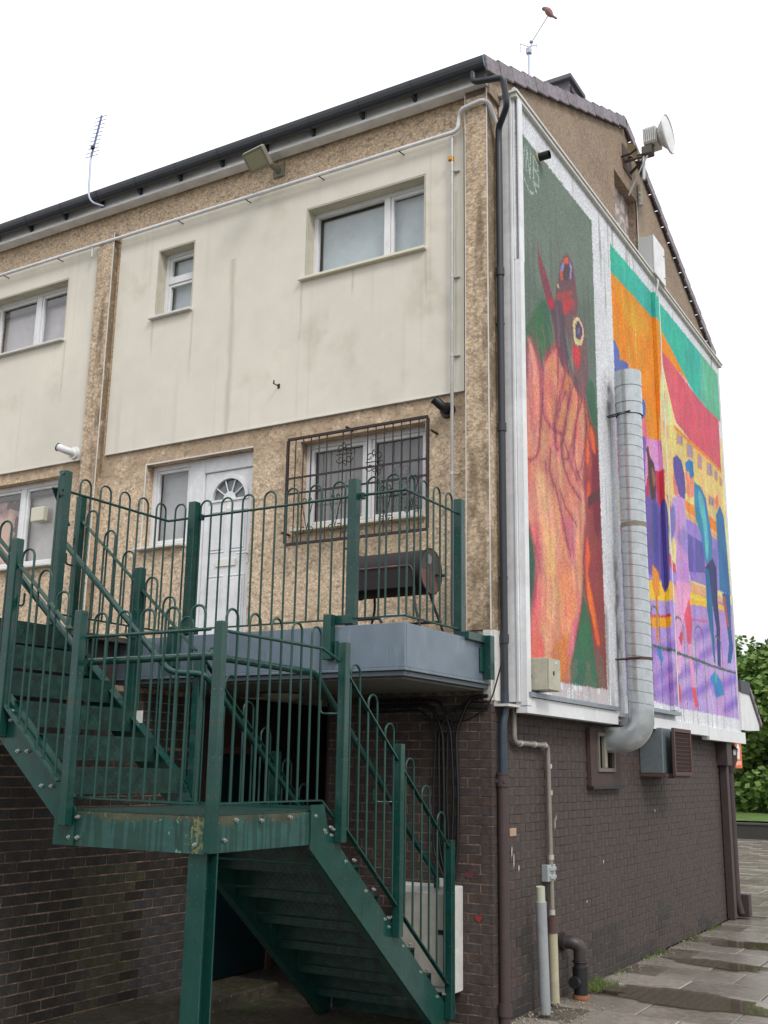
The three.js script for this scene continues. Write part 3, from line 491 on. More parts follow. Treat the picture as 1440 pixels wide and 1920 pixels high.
// windows: frame, bars, glass, blind and sill
const blindMat = std({ color: '#aeb6ba', roughness: 0.9, map: scaled(blotch, 0.7) }), roomDark = std({ color: '#a39d92', roughness: 0.9 });
function glazing(parent, name, [x0, x1, y0, y1], mull, blind, opts = {}) {
  const w = grp(name, parent), zf = WALL - 0.105, f = 0.055, d = 0.06;
  const bars = [span(x0, x0 + f, y0, y1, zf - d, zf, 0.006), span(x1 - f, x1, y0, y1, zf - d, zf, 0.006), span(x0 + f, x1 - f, y1 - f, y1, zf - d, zf - 0.001, 0.006), span(x0 + f, x1 - f, y0, y0 + f, zf - d, zf - 0.001, 0.006)];
  part('frame', merge(bars), white, w);
  let xs = [x0 + f, ...mull.flatMap((m) => [m - 0.035, m + 0.035]), x1 - f];
  for (const m of mull) part('mullion', span(m - 0.035, m + 0.035, y0 + f, y1 - f, zf - d, zf + 0.004, 0.006), white, w);
  for (let i = 0; i < xs.length; i += 2) {
    const a = xs[i], b = xs[i + 1], split = opts.transom;
    for (const [c, e] of split ? [[y0 + f, split - 0.03], [split + 0.03, y1 - f]] : [[y0 + f, y1 - f]]) {
      if (!opts.fixed || !opts.fixed.includes(i / 2)) part('sash', merge([span(a + 0.002, a + 0.034, c + 0.002, e - 0.002, zf - d + 0.01, zf - 0.008, 0.005), span(b - 0.034, b - 0.002, c + 0.002, e - 0.002, zf - d + 0.01, zf - 0.008, 0.005), span(a + 0.034, b - 0.034, e - 0.034, e - 0.002, zf - d + 0.01, zf - 0.009, 0.005), span(a + 0.034, b - 0.034, c + 0.002, c + 0.034, zf - d + 0.01, zf - 0.009, 0.005)]), white, w);
      part('pane', span(a, b, c, e, zf - 0.034, zf - 0.030), glass, w);
    }
    if (split) part('transom', span(a, b, split - 0.03, split + 0.03, zf - d, zf + 0.003, 0.006), white, w);
  }
  if (blind) {
    const [bx0, bx1, by0, by1] = blind.map((v, i) => v ?? [x0 + f, x1 - f, y0 + f, y1 - f][i]);
    const n = 48, g = new THREE.PlaneGeometry(bx1 - bx0, by1 - by0, n, 1).translate((bx0 + bx1) / 2, (by0 + by1) / 2, zf - 0.11), p = g.attributes.position;
    for (let i = 0; i < p.count; i++) p.setZ(i, p.getZ(i) + (opts.flat ? 0 : 0.012 * Math.sin(p.getX(i) * 34 + 2 * Math.sin(p.getX(i) * 7))));
    g.computeVertexNormals(); part(opts.flat ? 'blind' : 'curtain', metric(g), opts.cloth ?? blindMat, w);
  }
  if (opts.sill !== 0) part('sill', span(x0 - 0.055, x1 + 0.02, y0 - 0.032, y0 - 0.002, zf - d, WALL + 0.075, 0.006), opts.sillMat ?? whiteDull, w);
  return w;
}
const frosted = std({ color: '#b6c4ca', roughness: 0.85, map: scaled(blotch, 2.2) });
glazing(house, 'window', OP.bed, [-1.19], [null, null, null, null], { cloth: frosted, flat: true, sillMat: std({ color: '#d8d4c2', roughness: 0.7 }), fixed: [0] });
glazing(house, 'window', OP.bath, [], [null, null, null, null], { cloth: frosted, flat: true, transom: 7.26, fixed: [] });
{ const w = glazing(house, 'window', OP.bedL, [-6.17], [null, null, null, 7.46], { cloth: std({ color: '#c3bfc6', roughness: 0.9, map: scaled(blotch, 2) }), flat: true });
  for (const [a, b] of [[-6.86, -6.25], [-6.1, -5.65]]) part('blind_cassette', span(a, b, 7.42, 7.50, WALL - 0.19, WALL - 0.15, 0.01), std({ color: '#4a4346', roughness: 0.7 }), w); }
glazing(house, 'window', OP.kitchen, [-1.36], [-1.32, null, null, null], { cloth: std({ color: '#7e8083', roughness: 0.95, map: scaled(blotch, 0.6) }), sillMat: std({ color: '#dcd8c4', roughness: 0.6 }) })
;
{ const w = house.children[house.children.length - 1]; const g = metric(new THREE.PlaneGeometry(0.62, 0.78).translate(-1.7, 4.61, WALL - 0.2)); part('curtain', g, std({ color: '#8c8c8b', roughness: 0.95, map: scaled(blotch, 0.5) }), w);
  part('window_plant', (() => { const l = []; for (let i = 0; i < 46; i++) { const x = -1.08 + (rnd() - 0.5) * 0.6, y = 4.24 + rnd() * 0.3 * (1 - Math.abs(x + 1.08) / 0.4); l.push(new THREE.ConeGeometry(0.016, 0.12, 4).rotateZ((rnd() - 0.5) * 2.2).translate(x, y, WALL - 0.18)); } return merge(l); })(), std({ color: '#3b4a38', roughness: 0.8 }), w); }
{ const w = glazing(house, 'window', OP.kitchenL, [-6.12], [-6.08, null, null, 5.03], { cloth: std({ color: '#c9c7c4', roughness: 0.9, map: scaled(blotch, 2) }), flat: true });
  for (const [a, b] of [[-6.8, -6.17], [-6.07, -5.49]]) part('blind_cassette', span(a, b, 4.99, 5.07, WALL - 0.19, WALL - 0.15, 0.01), std({ color: '#4c4648', roughness: 0.7 }), w);
  // printed blind behind the other pane: pinkish clouds
  const art = dataTex(256, 256, (i, j, o) => { const a = fbm(i / 60, j / 60, 4, 111), b = fbm(i / 25 + 5, j / 25, 4, 112), k = clamp((a - 0.42) * 4, 0, 1); o[0] = lerp(206, 122, k * b * 1.2); o[1] = lerp(172, 98, k * b * 1.3); o[2] = lerp(152, 98, k * b * 1.2); if (a > 0.66) { o[0] *= 0.5; o[1] *= 0.42; o[2] *= 0.42; } });
  part('printed_blind', metric(new THREE.PlaneGeometry(0.66, 0.84).translate(-6.47, 4.59, WALL - 0.19)), std({ map: art, roughness: 0.9 }), w);
  const ph = part('extractor_fan', span(-5.93, -5.72, 4.66, 4.83, WALL - 0.135, WALL - 0.06, 0.012), cream, w);
  void ph;
}
// hall side light beside the door
glazing(house, 'side_light', OP.hall, [], [null, null, null, null], { cloth: std({ color: '#bcbfc2', roughness: 0.9, map: scaled(blotch, 1.4) }), flat: true });
{ // the front door
  const d = grp('front_door', house), zf = WALL - 0.10, [x0, x1, , y1] = OP.door;
  part('door_frame', merge([span(x0, x0 + 0.15, 2.98, y1, zf - 0.07, zf, 0.008), span(x1 - 0.065, x1, 2.98, y1, zf - 0.07, zf, 0.008), span(x0 + 0.15, x1 - 0.065, y1 - 0.16, y1, zf - 0.07, zf - 0.001, 0.008), span(x0 + 0.02, x1 - 0.01, 2.98, 3.03, zf - 0.07, zf + 0.02, 0.008)]), white, d);
  const a = x0 + 0.155, b = x1 - 0.07, cx = (a + b) / 2, top = y1 - 0.165, zl = zf - 0.025, fy = 4.62, R = 0.238;
  const arc = (r, n = 18) => { const q = []; for (let i = 0; i <= n; i++) q.push([cx + r * Math.cos(i / n * Math.PI), fy + r * Math.sin(i / n * Math.PI)]); return q; };
  part('door_leaf', metric(extrude(rect(a, b, 3.035, top), 0.044, [arc(R - 0.02).reverse()]).translate(0, 0, zl - 0.044)), white, d);
  part('fanlight_frame', merge([metric(extrude([...arc(R + 0.018), ...arc(R - 0.024).reverse()], 0.012, [], 0.003).translate(0, 0, zl)), span(cx - R - 0.02, cx + R + 0.02, fy - 0.026, fy - 0.002, zl, zl + 0.015, 0.004)]), white, d);
  for (let i = 1; i < 5; i++) { const t = i / 5 * Math.PI; part('glazing_bar', tube([[cx + 0.075 * Math.cos(t), fy + 0.075 * Math.sin(t), zl - 0.01], [cx + (R - 0.02) * Math.cos(t), fy + (R - 0.02) * Math.sin(t), zl - 0.01]], 0.008, 6), white, d); }
  part('fanlight_hub', metric(extrude(arc(0.078), 0.012).translate(0, 0, zl - 0.012)), white, d);
  part('fanlight_pane', metric(extrude(arc(R - 0.021), 0.004).translate(0, 0, zl - 0.03)), std({ color: '#6f777b', roughness: 0.1 }), d);
  const mould = (u0, u1, v0, v1) => { const t = 0.014; return merge([span(u0, u1, v1 - t, v1, zl, zl + 0.007, 0.003), span(u0, u1, v0, v0 + t, zl, zl + 0.007, 0.003), span(u0, u0 + t, v0 + t, v1 - t, zl, zl + 0.006, 0.003), span(u1 - t, u1, v0 + t, v1 - t, zl, zl + 0.006, 0.003), span(u0 + 0.03, u1 - 0.03, v0 + 0.03, v1 - 0.03, zl, zl + 0.009, 0.006)]); };
  for (const [u0, u1] of [[a + 0.07, cx - 0.03], [cx + 0.03, b - 0.07]]) { part('door_panel', mould(u0, u1, 4.06, 4.5), white, d); part('door_panel', mould(u0, u1, 3.18, 3.82), white, d); }
  part('letterbox', span(cx - 0.13, cx + 0.13, 3.91, 3.99, zl, zl + 0.014, 0.006), std({ color: '#dcdcd6', roughness: 0.35 }), d);
  part('door_handle', merge([span(b - 0.05, b - 0.025, 3.92, 4.12, zl, zl + 0.012, 0.005), tube([[b - 0.037, 4.02, zl + 0.01], [b - 0.037, 4.02, zl + 0.05], [b - 0.15, 4.02, zl + 0.05]], 0.009, 6)]), white, d);
  // house number
  const c = document.createElement('canvas'); c.width = c.height = 64; const k = c.getContext('2d'); k.fillStyle = '#d6d9dc'; k.fillRect(0, 0, 64, 64); k.fillStyle = '#fbf6e2'; k.font = 'bold 60px sans-serif'; k.textAlign = 'center'; k.fillText('2', 32, 53);
  const nt = new THREE.CanvasTexture(c); nt.colorSpace = THREE.SRGBColorSpace;
  part('house_number', new THREE.PlaneGeometry(0.1, 0.11).translate(cx, 4.555, zl + 0.003), std({ map: nt, roughness: 0.5 }), d);
  part('reveal_bead', span(OP.hall[0] - 0.018, OP.hall[0], 4.17, 5.1, WALL - 0.002, WALL + 0.006), whiteDull, d);
  part('reveal_bead', span(OP.hall[0], x1, 5.082, 5.096, WALL - 0.002, WALL + 0.006), whiteDull, d);
  part('reveal_bead', span(x0 - 0.008, x0 + 0.01, 2.98, 4.13, WALL - 0.002, WALL + 0.006), whiteDull, d);
}
// inner walls so that no daylight leaks through the block
part('inner_wall', merge([span(-12, -0.1, 2.6, 8.3, -0.72, -0.62), span(-12, -11.9, 0, 8.4, -8.3, -0.62)]), roomDark, house);
part('rear_wall', merge([span(-12, -0.02, 0, 2.6, -8.38, -8.26), span(-12, 0.11, 2.6, 8.3, -8.38, -8.285)]), roughcast, house);

// ---------------------------------------------------------------- gable end with the murals
const U0 = 0.27, U1 = 8.30, Y0 = 2.50, Y1 = 8.27;    // painted render: distance from the front corner, height
{
  const FLY = HANDS.findIndex((h) => h[1] === '#73505c'), W = 2048, H = 1472, c = document.createElement('canvas'); c.width = W; c.height = H; const k = c.getContext('2d');
  const X = (u) => (u - U0) / (U1 - U0) * W, Y = (y) => H - (y - Y0) / (Y1 - Y0) * H;
  k.fillStyle = '#d3d6dc'; k.fillRect(0, 0, W, H);
  const path = (a, smooth) => { // closed outline, straight or as a spline through the points
    k.beginPath(); const n = a.length / 2, p = (i) => { const q = ((i % n) + n) % n; return [X(a[q * 2]), Y(a[q * 2 + 1])]; };
    k.moveTo(...p(0));
    for (let i = 0; i < n; i++) { const A = p(i - 1), B = p(i), C = p(i + 1), D = p(i + 2), t = 0.16; if (smooth) k.bezierCurveTo(B[0] + (C[0] - A[0]) * t, B[1] + (C[1] - A[1]) * t, C[0] - (D[0] - B[0]) * t, C[1] - (D[1] - B[1]) * t, ...C); else k.lineTo(...C); }
    k.closePath();
  };
  const draw = (list, smoothAll) => list.forEach(([soft, col, a], i) => { k.filter = soft ? 'blur(' + soft * 2.2 + 'px)' : 'none'; k.fillStyle = col; path(a, i > 0 && (soft >= 1 || (smoothAll && (soft > 0 || a.length > 12)))); k.fill(); });
  k.save(); path(HANDS[0][2], false); k.clip(); draw(HANDS.slice(0, FLY), true);
  for (const [col, a] of FINGERS) { k.filter = 'blur(2px)'; k.fillStyle = col; path(a, true); k.fill(); k.filter = 'blur(4px)'; k.strokeStyle = '#b05c6c'; k.globalAlpha = 0.6; k.lineWidth = 16; k.stroke(); k.filter = 'blur(1.5px)'; k.strokeStyle = '#6e3440'; k.globalAlpha = 0.75; k.lineWidth = 5; k.stroke(); k.globalAlpha = 1; }
  draw(HANDS.slice(FLY), true); k.filter = 'blur(1.5px)'; k.strokeStyle = '#6d3b42'; k.lineWidth = 6; k.lineCap = k.lineJoin = 'round';
  k.filter = 'blur(9px)'; for (const a of HAND_LINES) { k.strokeStyle = '#b0566a'; k.lineWidth = 26; k.globalAlpha = 0.5; k.beginPath(); k.moveTo(X(a[0]), Y(a[1])); for (let i = 2; i < a.length; i += 2) k.lineTo(X(a[i]), Y(a[i + 1])); k.stroke(); }
  k.filter = 'blur(2px)'; k.strokeStyle = '#6d3b42'; k.lineWidth = 7;
  for (const a of HAND_LINES) { k.globalAlpha = 0.75; k.beginPath(); k.moveTo(X(a[0]), Y(a[1])); for (let i = 2; i < a.length; i += 2) k.lineTo(X(a[i]), Y(a[i + 1])); k.stroke(); }
  k.filter = 'blur(5px)'; k.globalAlpha = 0.55; k.strokeStyle = '#7c3c44'; k.lineWidth = 15; for (const [soft, col, a] of HANDS) if (col === '#cc8a70') { path(a, true); k.stroke(); }
  // warm and pink brush strokes that follow the fingers and the arm
  const snap = k.getImageData(0, 0, W, H).data, sc = document.createElement('canvas'); sc.width = W; sc.height = H; const sk = sc.getContext('2d'); sk.lineCap = 'round';
  for (let i = 0; i < 420; i++) { const u = 0.42 + hash(i, 1, 221) * 1.55, y = 2.8 + hash(i, 2, 221) * 3.6, L = 0.1 + 0.3 * hash(i, 3, 221), lean = (hash(i, 4, 221) - 0.5) * 0.08 + 0.03; const q = (clamp(Math.round(Y(y)), 0, H - 1) * W + clamp(Math.round(X(u)), 0, W - 1)) * 4; if (snap[q] < snap[q + 1] + 40) continue; sk.globalAlpha = 0.14 + 0.16 * hash(i, 5, 221); sk.strokeStyle = ['#d96a78', '#e4b496', '#b4586a', '#d97a5c', '#eaa98e', '#a8526e'][(hash(i, 6, 221) * 6) | 0]; sk.lineWidth = 5 + 12 * hash(i, 7, 221); sk.beginPath(); sk.moveTo(X(u), Y(y)); sk.quadraticCurveTo(X(u + lean), Y(y + L / 2), X(u - lean), Y(y + L)); sk.stroke(); }
  k.globalAlpha = 1; k.filter = 'blur(3px)'; k.drawImage(sc, 0, 0);
  k.globalAlpha = 1; k.restore(); k.filter = 'none';
  k.save(); path([3.03, 8.00, 3.6, 8.02, 8.2, 8.08, 8.22, 2.72, 4.9, 2.71, 4.0, 2.73, 3.03, 2.72], false); k.clip(); k.fillStyle = '#d9cd92'; k.fillRect(X(4.6), Y(7), X(8.3) - X(4.6), Y(4.4) - Y(7)); k.fillStyle = '#a08acb'; k.fillRect(X(3), Y(4.4), X(8.3) - X(3), Y(2.5) - Y(4.4)); k.fillStyle = '#7a62ac'; k.fillRect(X(3), Y(6), X(4.9) - X(3), Y(4.2) - Y(6)); draw(STREET, false);
  k.strokeStyle = '#46605a'; k.lineCap = 'round'; k.lineWidth = 9; for (const a of RAILS) { k.beginPath(); k.moveTo(X(a[0]), Y(a[1])); for (let i = 2; i < a.length; i += 2) k.lineTo(X(a[i]), Y(a[i + 1])); k.stroke(); }
  k.lineWidth = 5; const hoop = (a, b, top) => { k.beginPath(); k.moveTo(X(a), Y(2.72)); k.lineTo(X(a), Y(top - (b - a) / 2)); k.quadraticCurveTo(X(a), Y(top), X((a + b) / 2), Y(top)); k.quadraticCurveTo(X(b), Y(top), X(b), Y(top - (b - a) / 2)); k.lineTo(X(b), Y(2.7)); k.stroke(); };
  hoop(4.03, 4.36, 3.84); hoop(5.0, 5.42, 3.84); hoop(5.95, 6.40, 3.84); hoop(6.95, 7.42, 3.82); for (const u of [7.85, 8.1]) { k.beginPath(); k.moveTo(X(u), Y(2.72)); k.lineTo(X(u), Y(3.38)); k.stroke(); }
  k.lineWidth = 4; k.strokeStyle = '#e8d2a8'; for (const [a, b0, b1] of [[3.62, 6.4, 6.95], [3.9, 6.55, 7.35]]) { k.globalAlpha = 0.6; k.beginPath(); k.moveTo(X(a), Y(b0)); k.lineTo(X(a), Y(b1)); k.stroke(); } k.globalAlpha = 1;
  k.restore();
  // scrawled tag in white on the green, and thin white loops of the chalk line below it
  k.strokeStyle = '#a9bcb4'; k.lineWidth = 4.5; const T = (pts) => { k.beginPath(); pts.forEach(([u, y], i) => (i ? k.lineTo(X(u), Y(y)) : k.moveTo(X(u), Y(y)))); k.stroke(); };
  T([[0.42, 7.86], [0.47, 7.62], [0.5, 7.84], [0.53, 7.88]]); T([[0.53, 7.6], [0.56, 7.86], [0.63, 7.6], [0.66, 7.9]]); T([[0.72, 7.6], [0.73, 7.88], [0.83, 7.84], [0.84, 7.76], [0.74, 7.74], [0.86, 7.7], [0.85, 7.6], [0.71, 7.58], [0.8, 7.5]]); T([[0.4, 7.55], [0.62, 7.42], [0.72, 7.46]]);
  // pebbledash paint: ragged paint edges, stipple, grime and bare chips
  const src = k.getImageData(0, 0, W, H).data, d = new Uint8Array(W * H * 4);
  for (let j = 0; j < H; j++) for (let i = 0; i < W; i++) {
    const u = U0 + i / W * (U1 - U0), y = Y0 + (H - j) / H * (Y1 - Y0);
    const ox = Math.round((vnoise(i / 3, j / 3, 201) - 0.5) * 9), oy = Math.round((vnoise(i / 3, j / 3, 202) - 0.5) * 9);
    const s = (clamp(j + oy, 0, H - 1) * W + clamp(i + ox, 0, W - 1)) * 4, h1 = hash(i, j, 203), h2 = vnoise(i / 2.4, j / 2.4, 204), h3 = fbm(u * 3, y * 3, 3, 205);
    const v = 0.95 + 0.28 * (h2 - 0.5) + 0.2 * (h1 - 0.5) + 0.12 * (h3 - 0.5) + 0.06;
    const n1 = fbm(u * 9, y * 3.2, 3, 222), n2 = fbm(u * 7 + 9, y * 4, 3, 223), n3 = fbm(u * 8, y * 3 + 5, 3, 224);
    const hue = Math.max(src[s], src[s + 1], src[s + 2]) - Math.min(src[s], src[s + 1], src[s + 2]) > 28 ? 1 : 0.06;
    let r = src[s] * v * (1 + 0.22 * hue * (n1 - 0.5)), g = src[s + 1] * v * (1 + 0.24 * hue * (n2 - 0.5)), b = src[s + 2] * v * (1 + 0.24 * hue * (n3 - 0.5)); const sat = Math.max(r, g, b) - Math.min(r, g, b);
    // grey-brown runs on the bare white strips, worst beside the duct brackets and along the foot
    const run = clamp((vnoise(u * 26, y * 0.9, 206) - 0.55) * 3, 0, 1) * clamp((fbm(u * 4, y * 1.2, 4, 207) - 0.4) * 4, 0, 1);
    let m = sat < 34 ? run * 0.5 : run * 0.10;
    const br = Math.exp(-(((u - 2.78) / 0.12) ** 2 + ((y - 5.95) / 0.32) ** 2)) + Math.exp(-(((u - 2.82) / 0.09) ** 2 + ((y - 3.55) / 0.75) ** 2)); m += br * clamp((fbm(u * 12, y * 8, 4, 208) - 0.34) * 3, 0, 1) * 0.75;
    m = clamp(m, 0, 0.7); r = lerp(r, 96, m); g = lerp(g, 90, m); b = lerp(b, 86, m);
    if (y < 2.98 && u > 0.9 && u < 2.5 && fbm(u * 8, y * 8, 4, 209) > 0.5) { const q = 0.55 * h2; r = lerp(r, 150, q); g = lerp(g, 112, q); b = lerp(b, 104, q); }
    const o = ((H - 1 - j) * W + i) * 4; d[o] = clamp(r, 0, 255); d[o + 1] = clamp(g, 0, 255); d[o + 2] = clamp(b, 0, 255); d[o + 3] = 255;
  }
  const t = new THREE.DataTexture(d, W, H); t.magFilter = t.minFilter = THREE.LinearFilter; t.colorSpace = THREE.SRGBColorSpace; t.needsUpdate = true;
  const bt = pebbleH.clone(); bt.repeat.set(8.03, 5.77); bt.needsUpdate = true;
  const muralMat = std({ map: t, roughness: 0.9, bumpMap: bt, bumpScale: 0.003 });
  const paintUV = (g, k = 0) => { const p = g.attributes.position, uv = g.attributes.uv; for (let i = 0; i < p.count; i++) uv.setXY(i, (-p.getZ(i) + (p.getX(i) - GX) * k - U0) / (U1 - U0), (p.getY(i) - Y0) / (Y1 - Y0)); return g; };
  part('mural_wall', paintUV(gableSheet(rect(U0, U1, Y0, Y1), GX, 0.05)), muralMat, house).userData.label = 'pebbledashed gable painted with cupped hands and a bright street scene';
  const trunk = part('boxed_trunking', paintUV(span(GX + 0.001, GX + 0.05, 2.66, 8.03, -4.83, -4.66, 0.004), 3), muralMat, house);
  part('trunking_edge', span(GX + 0.002, GX + 0.056, 2.66, 8.03, -4.852, -4.833, 0.004), white, trunk);
}
// brown roughcast above the ledge
const brownTex = dataTex(1024, 1024, (i, j, o) => { const c1 = hash(i >> 1, j >> 1, 121), c2 = wrapN(i, j, 1024, 340, 122), c3 = wrapN(i, j, 1024, 130, 123), b = wrapN(i, j, 1024, 7, 124), v = 0.9 + 0.3 * (c2 - 0.5) + 0.2 * (c1 - 0.5) + 0.22 * (c3 - 0.5) + 0.1 * (b - 0.5); o[0] = 166 * v; o[1] = 146 * v; o[2] = 127 * v; });
const brownCast = std({ map: scaled(brownTex, 3), roughness: 0.95, bumpMap: scaled(pebbleH, 1), bumpScale: 0.003 });
const RZ = -4.2, roofY = (z) => (z > RZ ? 10.19 + (RZ - z) * 0.436 : 10.19 + (z - RZ) * 0.40);   // underside of the verge
{
  const ALC = [[3.74, 8.34], [4.66, 8.34], [4.66, 9.38], [3.74, 9.38]];
  part('gable_wall', gableSheet([[0.0, 8.2], [8.38, 8.2], [8.38, roofY(-8.38) + 0.02], [4.2, roofY(RZ) + 0.02], [0.0, roofY(0) + 0.02]], 0.03, 0.25, [ALC.slice().reverse()]), brownCast, house);
  part('gable_backing', gableSheet(rect(0.28, 8.28, 2.45, 8.27), 0.119, 0.2), brownCast, house);
  const pv = dataTex(256, 256, (i, j, o) => { const a = fbm(i / 30, j / 30, 4, 131), b = fbm(i / 9, j / 40, 3, 132), v = a > 0.52 ? 196 : 150; o[0] = v + 30 * (b - 0.5); o[1] = v - 10 + 30 * (b - 0.5); o[2] = v - 12 + 30 * (b - 0.5); });
  part('blocked_window_panel', gableSheet([[3.72, 8.32], [4.68, 8.32], [4.68, 9.4], [3.72, 9.4]], -0.09, 0.03), std({ map: scaled(pv, 0.9), roughness: 0.9 }), house);
  part('reveal_bead', gableSheet(rect(4.66, 4.672, 8.34, 9.38), 0.036, 0.02), whiteDull, house);
  // ledge flashing on top of the painted render
  part('ledge_flashing', merge([gableSheet(rect(0.2, 8.36, 8.275, 8.3), 0.225, 0.19), gableSheet(rect(0.2, 8.36, 8.3, 8.318), 0.205, 0.03), gableSheet(rect(0.22, 8.35, 8.235, 8.273), 0.21, 0.06)]), whiteDull, house);
  // foot: grey sill strip, white boards
  part('foot_sill', merge([gableSheet(rect(0.29, 2.62, 2.545, 2.585), GX + 0.06, 0.07), gableSheet(rect(3.5, 4.83, 2.60, 2.64), GX + 0.085, 0.09)]), std({ color: '#98a2aa', roughness: 0.4, metalness: 0.3, map: scaled(blotch, 0.7) }), house);
  for (const [a, b, y0, y1] of [[0.27, 2.62, 2.41, 2.54], [2.95, 6.28, 2.415, 2.54], [6.3, 8.42, 2.37, 2.53]]) part('foot_board', gableSheet(rect(a, b, y0, y1), GX + 0.035, 0.1), white, house);
  part('foot_soffit', gableSheet(rect(0.05, 8.3, 2.455, 2.475), 0.13, 0.15), whiteDull, house);
  // white boards round the front corner
  part('corner_board', merge([span(0.012, 0.135, 2.5, 8.27, -0.275, -0.25, 0.004), span(0.128, 0.150, 2.5, 8.27, -0.27, -0.235, 0.003)]), white, house);
  part('corner_trim', merge([span(0.152, 0.212, 2.47, 6.55, -0.35, -0.262, 0.004), span(0.152, 0.166, 6.55, 8.24, -0.272, -0.255, 0.003), span(0.196, 0.212, 6.55, 8.24, -0.36, -0.262, 0.003)]), white, house);
  part('corner_foot_panel', merge([span(-0.13, -0.075, 2.5, 3.088, -0.06, -0.03, 0.004), span(-0.075, 0.0, 2.5, 3.088, -0.06, 0.0, 0.004), span(-0.003, 0.02, 2.5, 3.088, -0.2, -0.03, 0.004)]), whiteDull, house);
  part('pier_base', span(-0.22, -0.003, 2.47, 3.089, -0.45, -0.062), whiteDull, house);
}
// ---------------------------------------------------------------- roof
const tileTex = dataTex(512, 512, (i, j, o) => { const v = 0.85 + 0.3 * (wrapN(i, j, 512, 30, 141) - 0.5) + 0.22 * (wrapN(i, j, 512, 150, 142) - 0.5), m = clamp((wrapN(i, j, 512, 11, 143) - 0.55) * 3, 0, 1); o[0] = lerp(158, 136, m) * v; o[1] = lerp(148, 136, m) * v; o[2] = lerp(158, 140, m) * v; });
const tileMats = [1, 0.9, 1.08].map((k, i) => std({ color: lin(k, k, k), map: scaled(tileTex, 0.8, i * 0.3, i * 0.2), roughness: 0.7, bumpMap: scaled(grainH, 0.3), bumpScale: 0.001 }));
{
  const roof = grp('roof', house);
  const slope = (z0, z1) => { // roof plane as overlapping courses
    const n = 14, l = []; for (let i = 0; i < n; i++) { const a = lerp(z0, z1, i / n), b = lerp(z0, z1, (i + 1) / n), ya = roofY(a) + 0.09, yb = roofY(b) + 0.075, len = Math.hypot(b - a, yb - ya) + 0.05, g = new THREE.BoxGeometry(12, 0.028, len); g.rotateX(Math.atan((ya - yb) / (b - a))); l.push(metric(g.translate(-6.01, (ya + yb) / 2 + 0.012, (a + b) / 2))); }
    return merge(l);
  };
  part('roof_tiles', slope(0.1, RZ), tileMats[0], roof); part('roof_tiles', slope(-8.52, RZ), tileMats[0], roof);
  part('roof_underlay', merge([0, 1].map((s) => { const z0 = s ? -8.4 : 0.0, a = V(0, roofY(z0) + 0.03, z0), b = V(0, roofY(RZ) + 0.03, RZ), g = new THREE.BoxGeometry(12, 0.05, a.distanceTo(b)); g.rotateX(Math.atan((a.y - b.y) / (b.z - a.z))); return metric(g.translate(-6.0, (a.y + b.y) / 2, (a.z + b.z) / 2)); })), roomDark, roof);
  for (const [z0, z1, n] of [[0.15, RZ + 0.02, 14], [-8.55, RZ - 0.02, 15]]) for (let i = 0; i < n; i++) { // cloaked verge tiles
    const a = lerp(z0, z1, i / n), b = lerp(z0, z1, (i + 1) / n), ya = roofY(a), yb = roofY(b), L = Math.hypot(b - a, yb - ya) - 0.008, down = Math.atan((ya - yb) / (b - a));
    const g = merge([new RoundedBoxGeometry(0.026, 0.15, L, 1, 0.007).translate(0.085, 0.075, 0), new RoundedBoxGeometry(0.18, 0.026, L, 1, 0.007).translate(0, 0.145, 0)]);
    part('verge_tile', metric(g), tileMats[i % 3], roof, [-0.01 + hash(i, n, 144) * 0.006, (ya + yb) / 2 + 0.012, (a + b) / 2], [down + (z1 < z0 ? -0.075 : 0.075), 0.02 * (hash(i, n, 145) - 0.5), 0.03]);
  }
  for (let i = 0; i < 25; i++) { const pts = []; for (let q = 0; q <= 8; q++) { const t = q / 8 * Math.PI; pts.push([0.13 * Math.cos(t), 0.085 * Math.sin(t)]); } for (let q = 8; q >= 0; q--) { const t = q / 8 * Math.PI; pts.push([0.108 * Math.cos(t), 0.065 * Math.sin(t)]); }
    part('ridge_tile', metric(extrude(pts, 0.455).rotateY(Math.PI / 2)), tileMats[i % 3], roof, [-0.385 - i * 0.46, roofY(RZ) + 0.1, RZ]); }
  // louvred ventilator housing that straddles the ridge
  const lead = std({ color: '#6c6a72', roughness: 0.7, map: scaled(blotch, 0.6) });
  part('ridge_ventilator', merge([span(-1.06, -0.61, 10.15, 11.02, -4.43, -3.96), span(-1.12, -0.56, 11.02, 11.085, -4.48, -3.9, 0.008)]), lead, roof);
  for (let i = 0; i < 4; i++) part('louvre', span(-0.612, -0.59, 10.5 + i * 0.125, 10.57 + i * 0.125, -4.4, -4.0), darkMetal, roof);
}
